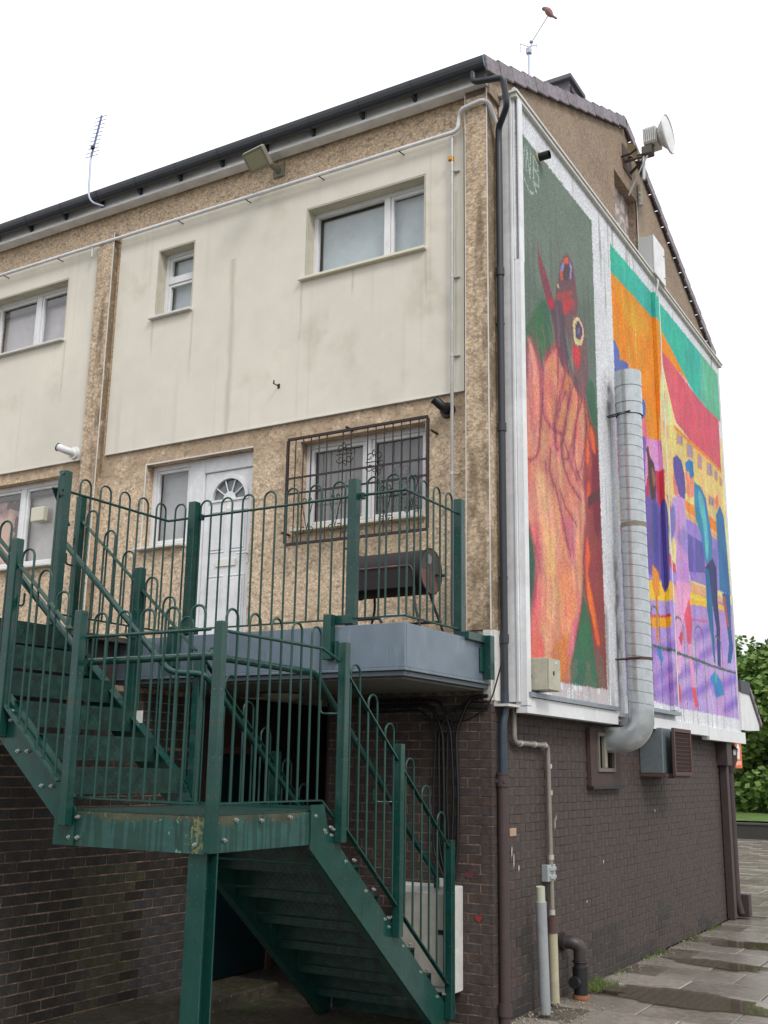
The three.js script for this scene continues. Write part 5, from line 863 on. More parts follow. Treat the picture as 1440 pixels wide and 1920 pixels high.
{ // railing on the deck edge
  const rl = thing('deck_railing', 'green bow topped steel railing along the walkway deck edge before the front door', 'railing', [0, 0, 0]);
  const steps = (a, d, n) => Array.from({ length: n }, (_, i) => a + d * i), top = 4.0, bot = 3.04, zR = 1.33, ht = 4.135;
  for (const [x, z] of [[-2.13, zR + 0.035], [-0.52, zR + 0.035], [-0.085, 0.42], [-2.47, 2.5]]) post(rl, x, z, x === -2.47 ? 2.95 : 2.98, x === -2.47 ? 4.16 : 4.125, 0.074);
  const cap = (pts) => part('top_rail', tube(pts, 0.011, 8), greenThin, rl);
  let rp = grp('railing_panel', rl);
  part('top_rail', tube([[-2.45, top, zR], [-0.08, top, zR]], 0.011, 8), greenThin, rp); part('bottom_rail', flat([-2.45, bot, zR], [-0.08, bot, zR], 0.03, 0.01), greenThin, rp);
  hoopBars(rp, (t) => [t, zR], [-2.315, ...steps(-2.03, 0.2245, 7).slice(0, 7), -0.365, -0.19], 0.115, () => bot, () => ht);
  rp = grp('railing_panel', rl);
  part('top_rail', tube([[-2.45, top, zR], [-2.45, top, 2.55]], 0.011, 8), greenThin, rp); part('bottom_rail', flat([-2.45, bot, zR], [-2.45, bot, 2.5], 0.03, 0.01), greenThin, rp);
  hoopBars(rp, (t) => [-2.45, t], steps(1.425, 0.2195, 6), 0.115, () => bot, () => ht);
  rp = grp('railing_panel', rl);
  part('top_rail', tube([[-0.08, top, zR], [-0.08, top, 0.4]], 0.011, 8), greenThin, rp); part('bottom_rail', flat([-0.08, bot, zR], [-0.08, bot, 0.42], 0.03, 0.01), greenThin, rp);
  hoopBars(rp, (t) => [-0.08, t], steps(1.25, -0.212, 4), 0.112, () => bot, () => ht);
  // brackets that carry the posts on the fascia
  part('post_bracket', merge([span(-0.69, -0.485, 2.99, 3.06, 1.34, 1.42, 0.006), span(-0.69, -0.62, 2.72, 3.06, 1.432, 1.50, 0.006), span(-0.60, -0.585, 2.70, 2.86, 1.432, 1.47, 0.003)]), green, rl);
  part('post_bracket', merge([span(-0.12, 0.02, 2.955, 3.02, 0.1, 0.46, 0.006), span(0.0, 0.062, 2.66, 3.02, 0.06, 0.14, 0.006), span(-0.012, 0.0, 2.72, 2.92, 0.02, 0.2, 0.003)]), green, rl);
  part('post_bracket', merge([span(-2.23, -2.03, 2.99, 3.05, 1.34, 1.42, 0.006), span(-2.23, -2.16, 2.72, 3.05, 1.432, 1.50, 0.006)]), green, rl);
  part('corner_strut', flat([-2.45, 4.0, 2.62], [-2.62, 3.78, 2.3], 0.04, 0.012), green, rl);
  for (const x of [-2.19, -2.07, -0.58, -0.46]) part('rail_clip', span(x - 0.014, x + 0.014, 3.968, 4.018, zR - 0.018, zR + 0.018, 0.004), green, rl);
  void cap;
}

// ---------------------------------------------------------------- pipes and fittings on the front
{
  const t = thing('rainwater_downpipe', 'dark grey rainwater downpipe with swan neck at the building corner, brown iron below', 'downpipe', [0.055, 0, -0.15]);
  const p = (l) => l.map(([x, y, z]) => [x - 0.055, y, z + 0.15]);
  part('swan_neck', tube(rounded(p([[-0.07, 8.4, 0.14], [-0.07, 8.255, 0.14], [0.215, 8.24, 0.09], [0.225, 7.97, 0.03], [0.06, 7.885, -0.14], [0.055, 7.7, -0.15]]), 0.05), 0.031, 12), greyPlastic, t);
  part('pipe', tube(p([[0.055, 7.72, -0.15], [0.055, 2.55, -0.15]]), 0.032, 14), greyPlastic, t);
  part('lower_bend', tube(rounded(p([[0.055, 2.56, -0.15], [0.055, 2.42, -0.15], [0.045, 2.3, -0.12], [0.045, 1.75, -0.11]]), 0.06), 0.034, 12), std({ color: '#33414f', roughness: 0.4, map: scaled(blotch, 0.5) }), t);
  for (const y of [6.4, 4.9, 3.02]) part('pipe_collar', new THREE.CylinderGeometry(0.041, 0.041, 0.075, 14), greyPlastic, t, [0, y, 0]);
  for (const y of [5.9, 3.55]) part('pipe_clip', span(-0.075, 0.02, y - 0.012, y + 0.012, -0.045, -0.02), greyPlastic, t);
  const iron = std({ color: '#4b3d3c', roughness: 0.65, map: scaled(blotch, 0.4), bumpMap: scaled(grainH, 0.2), bumpScale: 0.0008 });
  part('iron_pipe', tube(p([[0.045, 1.86, -0.11], [0.045, 0.02, -0.11]]), 0.043, 14), iron, t);
  part('iron_collar', merge([new THREE.CylinderGeometry(0.054, 0.054, 0.1, 14).translate(-0.01, 1.86, 0.04), new THREE.CylinderGeometry(0.058, 0.058, 0.016, 14).translate(-0.01, 1.91, 0.04), span(-0.1, 0.03, 1.83, 1.87, -0.02, 0.09, 0.01)]), iron, t);
  part('iron_collar', new THREE.CylinderGeometry(0.056, 0.056, 0.09, 14).translate(-0.01, 0.12, 0.04), iron, t);
}
{
  const t = thing('overflow_pipe', 'thin white plastic pipe running below the eaves across render panels and round the pier', 'pipe', [0, 7.89, 0]);
  part('pipe', tube(rounded([[-12, 0, 0.0], [-0.34, 0, 0.0], [-0.30, 0.03, 0.0], [-0.285, 0.16, 0.0], [-0.24, 0.19, 0.045], [-0.02, 0.215, 0.05], [0.03, 0.19, 0.0], [0.05, 0.03, -0.11]], 0.035), 0.021, 10), white, t);
  for (let i = 0; i < 9; i++) part('pipe_clip', tube([[-0.95 - i * 0.95, 0.022, 0.0], [-0.95 - i * 0.95, -0.022, 0], [-0.93 - i * 0.95, -0.03, -0.07]], 0.006, 6), darkMetal, t);
  part('drip_stub', tube([[-5.12, 0.0, 0.0], [-5.12, -0.14, 0.0]], 0.014, 8), whiteDull, t);
}
{
  const t = thing('gas_pipe', 'slim grey vertical gas pipe with brass tap beside the corner pier', 'pipe', [-0.375, 0, -0.02]);
  part('pipe', tube([[0, 7.86, 0], [0, 3.2, 0], [0.0, 3.14, -0.05]], 0.0165, 10), paleMetal, t);
  part('brass_tap', merge([new THREE.CylinderGeometry(0.02, 0.02, 0.05, 8).translate(0, 7.62, 0.0), span(-0.035, 0.005, 7.6, 7.64, -0.01, 0.03, 0.008)]), std({ color: '#b58a45', roughness: 0.4, metalness: 0.6 }), t);
  for (const y of [7.5, 6.4, 5.62, 4.5, 3.6]) part('pipe_collar', merge([new THREE.CylinderGeometry(0.019, 0.019, 0.03, 10).translate(0, y, 0), span(0.0, 0.06, y - 0.006, y + 0.006, -0.055, -0.02, 0.002)]), paleMetal, t);
}
{ // floodlight under the gutter
  const t = thing('floodlight', 'weathered bulkhead floodlight on the roughcast band below the gutter', 'floodlight', [-2.5, 8.14, 0.05]);
  const hd = std({ color: '#8c897a', roughness: 0.55, map: scaled(blotch, 0.3) });
  const h = grp('lamp_head', t, [0, -0.03, 0.22]); h.rotation.set(-0.8, -0.1, 0.12); h.scale.setScalar(0.84);
  part('housing', merge([new RoundedBoxGeometry(0.30, 0.1, 0.26, 1, 0.02), metric(new THREE.CylinderGeometry(0.07, 0.1, 0.06, 14).translate(0.0, 0.055, -0.03))].map(metric)), hd, h);
  part('lens', span(-0.125, 0.125, -0.058, -0.046, -0.1, 0.1, 0.004), new THREE.MeshPhysicalMaterial({ color: '#b9b79a', roughness: 0.25, transmission: 0.35, thickness: 0 }), h);
  part('lens_frame', merge([span(-0.15, 0.15, -0.063, -0.04, -0.125, -0.1, 0.005), span(-0.15, 0.15, -0.063, -0.04, 0.1, 0.125, 0.005), span(-0.15, -0.125, -0.063, -0.04, -0.1, 0.1, 0.004), span(0.125, 0.15, -0.063, -0.04, -0.1, 0.1, 0.004)]), hd, h);
  part('mounting_arm', merge([tube([[0.02, 0.0, -0.13], [0.02, 0.02, 0.16]], 0.035, 10), span(-0.05, 0.09, -0.07, 0.07, -0.14, -0.115, 0.006)]), hd, t);
}
for (const [x, mat, label, g, tilt] of [[-0.45, black, 'black plume elbow of a boiler flue beside the barred kitchen window', [-0.075, 0.085], 0.7], [-5.1, white, 'white boiler flue elbow with dark mouth on the pier of the next flat', [-0.14, 0.06], 1.15]]) {
  const t = thing('boiler_flue', label, 'flue', [x, x > -1 ? 5.12 : 5.33, x > -1 ? WALL : 0.02], 'boiler flues'); t.scale.setScalar(0.85);
  part('wall_collar', new THREE.CylinderGeometry(0.082, 0.09, 0.035, 18).rotateX(Math.PI / 2).translate(0, 0, 0.018), mat, t);
  part('elbow', tube(rounded([[0, 0, 0.0], [0, 0, 0.12], [g[0], g[1], 0.17]], 0.06), 0.05, 14, false), mat, t);
  part('mouth', merge([new THREE.TorusGeometry(0.05, 0.008, 8, 16).lookAt(V(g[0], g[1], 0.05)).translate(g[0], g[1], 0.17)]), black, t);
  part('mouth_disc', new THREE.CircleGeometry(0.048, 16).lookAt(V(g[0], g[1], 0.05)).translate(g[0] * 0.85, g[1] * 0.85, 0.163), black, t);
  void tilt;
}
{ const t = thing('washing_line_hook', 'rusty steel hook sticking out of the cream render panel', 'hook', [-2.36, 5.68, WALL + 0.02]); part('hook', tube([[0.0, 0, 0], [0.0, 0.0, 0.09], [0.01, 0.03, 0.1]], 0.007, 6), darkMetal, t); part('hook_plate', box(0.03, 0.05, 0.006), darkMetal, t, [0, 0, 0.003]); }

{ // wrought iron grille over the kitchen window
  const t = thing('window_grille', 'brown wrought iron security grille with scrolls over the kitchen window', 'grille', [-1.375, 4.53, 0.02]);
  const m = std({ color: '#34292a', roughness: 0.7, map: scaled(blotch, 0.2) }), W2 = 0.775, H2 = 0.525;
  part('outer_frame', merge([box(2 * W2, 0.024, 0.024).clone().translate(0, H2, 0), box(2 * W2, 0.024, 0.024).clone().translate(0, -H2, 0), box(0.024, 2 * H2 - 0.024, 0.024).clone().translate(-W2, 0, 0), box(0.024, 2 * H2 - 0.024, 0.024).clone().translate(W2, 0, 0)]), m, t);
  for (let i = 1; i < 17; i++) if (![6, 9].includes(i)) part('bar', tube([[-W2 + i * 2 * W2 / 17, -H2, 0], [-W2 + i * 2 * W2 / 17, H2, 0]], 0.0065, 6), m, t);
  part('cross_bar', box(2 * W2, 0.02, 0.006), m, t, [0, 0.125, 0.009]); part('cross_bar', box(2 * W2, 0.02, 0.006), m, t, [0, -0.03, 0.009]);
  const scroll = (cx, cy, s, turn, fl = 1) => { const pts = []; for (let i = 0; i <= 16; i++) { const a = i / 16 * Math.PI * 2.1, r = s * (1 - i / 22); pts.push([cx + fl * (Math.cos(a + turn) * r), cy + Math.sin(a + turn) * r, 0.01]); } return tube(pts, 0.005, 5); };
  for (const [cx, cy] of [[-0.11, 0.29], [0.22, 0.17]]) part('rosette', merge([scroll(cx - 0.05, cy + 0.05, 0.042, 0), scroll(cx + 0.05, cy + 0.05, 0.042, 0, -1), scroll(cx - 0.05, cy - 0.05, 0.042, Math.PI), scroll(cx + 0.05, cy - 0.05, 0.042, Math.PI, -1), scroll(cx, cy + 0.085, 0.03, 1.5), scroll(cx, cy - 0.085, 0.03, -1.5), tube([[cx - 0.09, cy, 0.01], [cx + 0.09, cy, 0.01]], 0.005, 5)]), m, t);
  for (const [cx, cy] of [[-0.52, -0.28], [-0.2, -0.28], [0.35, -0.26], [0.62, -0.2]]) part('scroll_work', merge([tube([[cx - 0.06, cy + 0.14, 0.01], [cx, cy - 0.12, 0.01], [cx + 0.06, cy + 0.14, 0.01]], 0.005, 5), scroll(cx - 0.045, cy - 0.13, 0.035, 1), scroll(cx + 0.045, cy - 0.13, 0.035, 1, -1), scroll(cx - 0.035, cy + 0.17, 0.03, 3.6), scroll(cx + 0.035, cy + 0.17, 0.03, 3.6, -1)]), m, t);
  for (const [x, y] of [[-W2 - 0.03, -H2 + 0.12], [W2 + 0.04, H2 - 0.14], [-0.1, H2 + 0.03], [-0.07, -H2 - 0.1]]) part('fixing_stub', tube([[x, y, 0.01], [x, y, -0.11]], 0.012, 7), m, t);
}
{ // drum barbecue on the deck
  const t = thing('barrel_barbecue', 'rusty brown oil drum barbecue on tubular legs behind the deck railing', 'barbecue', [-0.7, 2.95, 0.42]); t.scale.setScalar(0.95);
  const rTex = dataTex(512, 256, (i, j, o) => { const a = fbm(i / 60, j / 60, 4, 221), b = fbm(i / 14, j / 14, 3, 222), k = clamp((a - 0.4) * 4, 0, 1); o[0] = lerp(84, 140, k) + 30 * (b - 0.5); o[1] = lerp(74, 92, k) + 24 * (b - 0.5); o[2] = lerp(74, 84, k) + 20 * (b - 0.5); });
  const rust = std({ map: scaled(rTex, 0.8), roughness: 0.5, metalness: 0.2 }), soot = std({ color: '#2b2426', roughness: 0.8, map: scaled(blotch, 0.3) });
  const L = 0.74, R = 0.2, cy = 0.62;
  const half = (a0, a1, r) => new THREE.CylinderGeometry(r, r, L, 28, 1, true, a0, a1).rotateZ(Math.PI / 2).translate(0, cy, 0);
  part('lid', metric(half(Math.PI / 2 + 0.12, Math.PI - 0.25, R).rotateX(0)), rust, t);
  part('fire_bowl', metric(new THREE.CylinderGeometry(R - 0.006, R - 0.006, L - 0.01, 28, 1, true).rotateZ(Math.PI / 2).translate(0, cy, 0)), soot, t);
  for (const s of [-1, 1]) { const e = part('end_cap', metric(new THREE.CylinderGeometry(R, R, 0.012, 28).rotateZ(Math.PI / 2)), rust, t, [s * L / 2, cy, 0]); part('end_rim', new THREE.TorusGeometry(R, 0.009, 6, 28).rotateY(Math.PI / 2), soot, e); }
  part('door_flap', merge([span(-L / 2 + 0.04, L / 2 - 0.07, cy - 0.16, cy + 0.02, R - 0.012, R + 0.006, 0.004)]), soot, t);
  part('flap_trim', tube(rounded([[-L / 2 + 0.04, cy + 0.03, R + 0.01], [L / 2 - 0.09, cy + 0.03, R + 0.01], [L / 2 - 0.06, cy - 0.02, R + 0.01], [L / 2 - 0.06, cy - 0.15, R]], 0.03), 0.008, 6), rust, t);
  part('vent_plate', metric(new THREE.CylinderGeometry(0.045, 0.045, 0.006, 14).rotateZ(Math.PI / 2)), std({ color: '#8b9092', roughness: 0.4, metalness: 0.4 }), t, [L / 2 + 0.01, cy + 0.1, 0.05]);
  part('handle', tube([[L / 2, cy - 0.02, -0.08], [L / 2 + 0.1, cy - 0.03, -0.1]], 0.012, 7), darkMetal, t);
  for (const [s, z] of [[-1, 0.2], [1, 0.2], [-1, -0.2], [1, -0.2]]) part('leg', tube(rounded([[s * 0.28, cy - 0.12, z * 0.6], [s * 0.30, 0.36, z * 0.9], [s * 0.42, 0.0, z * 1.15]], 0.08), 0.012, 7), darkMetal, t);
  part('leg_rail', tube(rounded([[-0.36, 0.2, 0.22], [0.0, 0.2, 0.22], [0.02, 0.02, 0.22]], 0.04), 0.012, 7), darkMetal, t); part('leg_rail', tube([[-0.36, 0.2, -0.2], [0.37, 0.2, -0.2]], 0.012, 7), darkMetal, t); part('shelf_bar', tube([[-0.05, 0.24, 0.12], [0.2, 0.24, 0.12]], 0.01, 7), galv, t);
}
{ // meter cabinet and cables on the front brick
  const t = thing('meter_cabinet', 'white plastic meter cabinet with dark latch strap on the brick behind the lower stair', 'cabinet', [-0.53, 0.24, 0]);
  part('case', box(0.54, 0.79, 0.175, 0.012), whiteDull, t, [0, 0.395, 0.09]);
  part('cabinet_door', box(0.45, 0.69, 0.014, 0.006), std({ color: '#c4bfb4', roughness: 0.6, map: scaled(blotch, 0.5) }), t, [-0.01, 0.39, 0.183]);
  part('latch_strap', box(0.13, 0.035, 0.012, 0.004), darkMetal, t, [0.2, 0.45, 0.196]);
  part('cable_box', box(0.11, 0.05, 0.08, 0.006), whiteDull, t, [0.13, 0.815, 0.05]);
  const c = thing('cable_bundle', 'black electric cables running down the dark brick to the meter cabinet', 'cables', [-0.42, 1.05, 0.03]);
  for (let i = 0; i < 6; i++) { const x = -0.09 + i * 0.042, w = (k) => (hash(i, k, 231) - 0.5) * 0.03; part('cable', tube(rounded([[i % 2 ? 0.4 : -0.8, 1.36 + i * 0.025, -0.005], [x + 0.12 * (i % 2 ? 1 : -1), 1.38 + i * 0.02, 0], [x + w(1), 1.2, 0.005], [x + w(2), 0.7, 0.006], [x + w(3), 0.25, 0.01], [x * 0.4 + 0.05, 0.02, 0.02]], 0.09), 0.009 + 0.003 * (i % 3), 6), black, c); }
  part('cable', tube(rounded([[-0.2, 1.3, 0], [0.2, 1.27, 0.0], [0.43, 1.4, 0.02], [0.52, 1.75, -0.02]], 0.15), 0.007, 6), black, c);
}
{ const t = thing('ceiling_lamp', 'round bulkhead lamp, unlit, on the soffit below the deck', 'lamp', [-1.88, 2.575, 0.36]); part('diffuser', new THREE.SphereGeometry(0.19, 20, 8, 0, Math.PI * 2, Math.PI / 2, Math.PI / 2).scale(1, 0.42, 1), std({ color: '#a09a8c', roughness: 0.5 }), t); part('lamp_ring', new THREE.TorusGeometry(0.19, 0.014, 8, 28).rotateX(Math.PI / 2), darkMetal, t); }

// ---------------------------------------------------------------- pipes and boxes on the gable
{
  const t = thing('waste_pipe', 'grey white waste pipe stepping sideways down the brick gable', 'pipe', [0.05, 0, -0.34]);
  part('pipe', tube(rounded([[0, 2.5, 0], [0, 2.17, 0], [0, 2.16, -0.74], [0, 0.72, -0.77]], 0.06), 0.022, 12), std({ color: '#9b958c', roughness: 0.35, metalness: 0.2, map: scaled(blotch, 0.4) }), t);
  for (const y of [1.98, 1.2, 0.74, 1.75]) part('pipe_collar', new THREE.CylinderGeometry(0.028, 0.028, 0.04, 12), paleMetal, t, [0, y, -0.765]);
  for (const z of [-0.12, -0.42, -0.66]) part('pipe_collar', new THREE.CylinderGeometry(0.028, 0.028, 0.03, 12).rotateX(Math.PI / 2), paleMetal, t, [0, 2.163, z]);
  part('pipe_bracket', merge([span(-0.048, 0.012, 1.0, 1.14, -0.84, -0.66, 0.004), span(-0.01, 0.03, 1.02, 1.05, -0.82, -0.7, 0.003), span(-0.01, 0.03, 1.09, 1.12, -0.82, -0.7, 0.003)]), galv, t);
  part('lower_sleeve', merge([tube([[0, 0.6, -0.77], [0.0, 0.0, -0.79]], 0.042, 12)]), std({ color: '#bdb79c', roughness: 0.5, map: scaled(blotch, 0.4) }), t);
  part('rust_collar', new THREE.CylinderGeometry(0.05, 0.05, 0.13, 14), rustBrown, t, [0, 0.64, -0.77]);
  const d = thing('cut_drainpipe', 'pale grey plastic drainpipe stub leaning beside the waste pipe', 'pipe', [0.13, 0, -0.72]);
  part('pipe', tube([[0, 0, 0], [0.02, 0.88, 0.1]], 0.045, 14), std({ color: '#a4a9ad', roughness: 0.45, map: scaled(blotch, 0.6) }), d);
  part('inner_pipe', tube([[0.018, 0.86, 0.098], [0.022, 1.0, 0.112]], 0.037, 12), std({ color: '#b5b9a8', roughness: 0.5 }), d);
  const s = thing('soil_pipe', 'black brown cast iron soil pipe elbow rising from the paving to the gable brick', 'pipe', [0.16, 0, -1.47]);
  const cast = std({ color: '#3a3232', roughness: 0.42, map: scaled(blotch, 0.3), bumpMap: scaled(grainH, 0.15), bumpScale: 0.0006 });
  part('elbow', tube(rounded([[-0.17, 0.46, 0.05], [-0.05, 0.46, 0.03], [0.0, 0.42, 0.0], [0.0, 0.2, 0.0]], 0.14, 8), 0.058, 16), cast, s);
  part('socket', merge([new THREE.CylinderGeometry(0.07, 0.07, 0.09, 16).translate(0, 0.21, 0), new THREE.CylinderGeometry(0.066, 0.06, 0.2, 16).translate(0, 0.1, 0), new THREE.TorusGeometry(0.066, 0.008, 6, 18).rotateX(Math.PI / 2).translate(0, 0.3, 0)]), black, s);
  part('access_cap', new THREE.CylinderGeometry(0.05, 0.055, 0.07, 14).rotateX(Math.PI / 2), black, s, [-0.02, 0.14, 0.085]);
  part('clay_collar', new THREE.CylinderGeometry(0.072, 0.075, 0.03, 16), std({ color: '#8d5a3c', roughness: 0.85 }), s, [0, 0.015, 0]);
  part('wall_flange', new THREE.CylinderGeometry(0.075, 0.075, 0.04, 16).rotateZ(Math.PI / 2), cast, s, [-0.13, 0.46, 0.047]);
}
{ // spiral duct with elbow through the wall
  const t = thing('ventilation_duct', 'tall galvanised spiral ventilation duct standing off the mural wall', 'duct', [0.40, 0, -2.77]), R = 0.132;
  part('duct_pipe', metric(new THREE.CylinderGeometry(R, R, 3.15, 40, 1, true).translate(0, 4.15, 0)), galv, t);
  const turns = 26, pts = []; for (let i = 0; i <= turns * 22; i++) { const a = i / 22 * Math.PI * 2; pts.push([Math.cos(a) * (R + 0.0005), 2.6 + i / (turns * 22) * 3.1, Math.sin(a) * (R + 0.0005)]); }
  part('spiral_seam', tube(pts, 0.0035, 4), std({ color: '#7f888d', roughness: 0.5, metalness: 0.4 }), t);
  part('top_cowl', metric(new THREE.CylinderGeometry(R + 0.014, R + 0.014, 0.5, 40, 1, true).translate(0, 5.98, 0)), galv, t);
  part('top_disc', new THREE.CircleGeometry(R, 30).rotateX(-Math.PI / 2).translate(0, 6.1, 0), darkMetal, t);
  for (const y of [5.86, 6.05]) part('cowl_seam', new THREE.TorusGeometry(R + 0.015, 0.003, 4, 36).rotateX(Math.PI / 2), darkMetal, t, [0, y, 0]);
  const el = [[0, 2.6, 0]]; for (let i = 1; i <= 8; i++) { const a = i / 8 * Math.PI / 2; el.push([-0.22 + 0.22 * Math.cos(a), 2.5 - 0.22 * Math.sin(a) - 0.02, -0.0]); } el.push([-0.42, 2.26, 0]);
  part('elbow', tube(el, R, 32, false), galv, t);
  for (const [y, m] of [[5.74, darkMetal], [3.08, rustBrown]]) { part('strap', metric(new THREE.CylinderGeometry(R + 0.006, R + 0.006, 0.028, 36, 1, true).translate(0, y, 0)), m, t); part('strap_arm', merge([tube([[-0.23, y, 0.07], [-0.05, y, R], [0.06, y, R + 0.02]], 0.008, 6), tube([[-0.23, y, 0.02], [-0.12, y, 0.06]], 0.008, 6)]), m, t); }
  part('dirt_band', metric(new THREE.CylinderGeometry(R + 0.002, R + 0.002, 0.05, 36, 1, true).translate(0, 4.5, 0)), std({ color: '#8f8a7c', roughness: 0.8, map: scaled(blotch, 0.1) }), t);
}
{
  const t = thing('electrical_box', 'small beige steel electrical box at the foot of the hands mural', 'box', [GX, 2.60, -0.52]), m = std({ color: '#bcb9a6', roughness: 0.45, map: scaled(blotch, 0.6) });
  part('case', box(0.17, 0.275, 0.27, 0.008), m, t, [0.087, 0.14, 0]);
  part('box_door', box(0.014, 0.265, 0.262, 0.004), m, t, [0.18, 0.14, 0]); part('door_lock', box(0.008, 0.035, 0.02, 0.002), black, t, [0.19, 0.15, 0.03]); part('box_label', box(0.002, 0.02, 0.05), whiteDull, t, [0.188, 0.245, -0.03]);
  part('cable_loop', tube(rounded([[0.03, 0.12, 0.14], [0.03, 0.14, 0.19], [0.03, 0.02, 0.22], [0.03, -0.05, 0.2]], 0.04), 0.007, 6), black, t);
}
{
  const t = thing('extract_vent', 'rusty brown metal plate with broken square vent opening on the brick gable', 'vent', [0, 1.8, -2.68]);
  part('vent_plate', gableSheet([[-0.46, 0.0], [0.48, 0.0], [0.49, 0.56], [-0.47, 0.57]], 0.045, 0.04, [[[-0.25, 0.17], [0.2, 0.17], [0.2, 0.5], [-0.25, 0.5]].reverse()]), std({ color: '#4f3f3c', roughness: 0.8, map: scaled(blotch, 0.4) }), t);
  part('opening_frame', merge([gableSheet(rect(-0.28, 0.23, 0.49, 0.525), 0.065, 0.03), gableSheet(rect(-0.28, 0.23, 0.14, 0.175), 0.065, 0.03), gableSheet(rect(-0.28, -0.245, 0.175, 0.49), 0.066, 0.03), gableSheet(rect(0.195, 0.23, 0.175, 0.49), 0.066, 0.03)]), std({ color: '#7c766c', roughness: 0.85, map: scaled(blotch, 0.2) }), t);
  part('louvre', gableSheet(rect(-0.06, 0.02, 0.18, 0.49), 0.05, 0.03), std({ color: '#8d8a80', roughness: 0.6 }), t); part('dark_back', gableSheet(rect(-0.3, 0.25, 0.14, 0.52), 0.012, 0.008), black, t);
  part('bottom_flange', span(0.0, 0.07, -0.03, 0.0, -0.48, 0.47, 0.003), darkMetal, t);
  const v = thing('vent_hood', 'galvanised extractor hood with rusty mesh front on the brick gable', 'vent', [0, 1.9, -4.35]);
  part('hood_case', span(0.0, 0.27, 0.03, 0.53, -0.42, 0.42, 0.01), std({ color: '#7f8a90', roughness: 0.5, metalness: 0.35, map: scaled(blotch, 0.4) }), v);
  part('hood_flange', merge([span(0.27, 0.35, -0.02, 0.03, -0.4, 0.3, 0.004), span(0.0, 0.3, -0.005, 0.028, -0.44, 0.44, 0.004)]), rustBrown, v);
  const fr = grp('mesh_flap', v, [0.37, 0.27, 0.0]);
  part('flap_frame', merge([span(-0.015, 0.015, 0.22, 0.26, -0.36, 0.36), span(-0.015, 0.015, -0.26, -0.22, -0.36, 0.36), span(-0.014, 0.014, -0.22, 0.22, -0.36, -0.32), span(-0.014, 0.014, -0.22, 0.22, 0.32, 0.36)]), rustBrown, fr);
  part('flap_mesh', merge([...Array.from({ length: 15 }, (_, i) => span(-0.003, 0.003, -0.22, 0.22, -0.31 + i * 0.044, -0.305 + i * 0.044)), ...Array.from({ length: 10 }, (_, i) => span(-0.0025, 0.0035, -0.2 + i * 0.044, -0.195 + i * 0.044, -0.32, 0.32))]), rustBrown, fr);
  part('flap_back', span(-0.04, -0.02, -0.22, 0.22, -0.32, 0.32), std({ color: '#2f2726', roughness: 0.9 }), fr);
  const b = thing('junction_box', 'small grey junction box below the gable foot board', 'box', [0.03, 2.2, -5.35]); part('case', box(0.06, 0.2, 0.12, 0.006), std({ color: '#5d666c', roughness: 0.6 }), b, [0, 0.1, 0]);
}
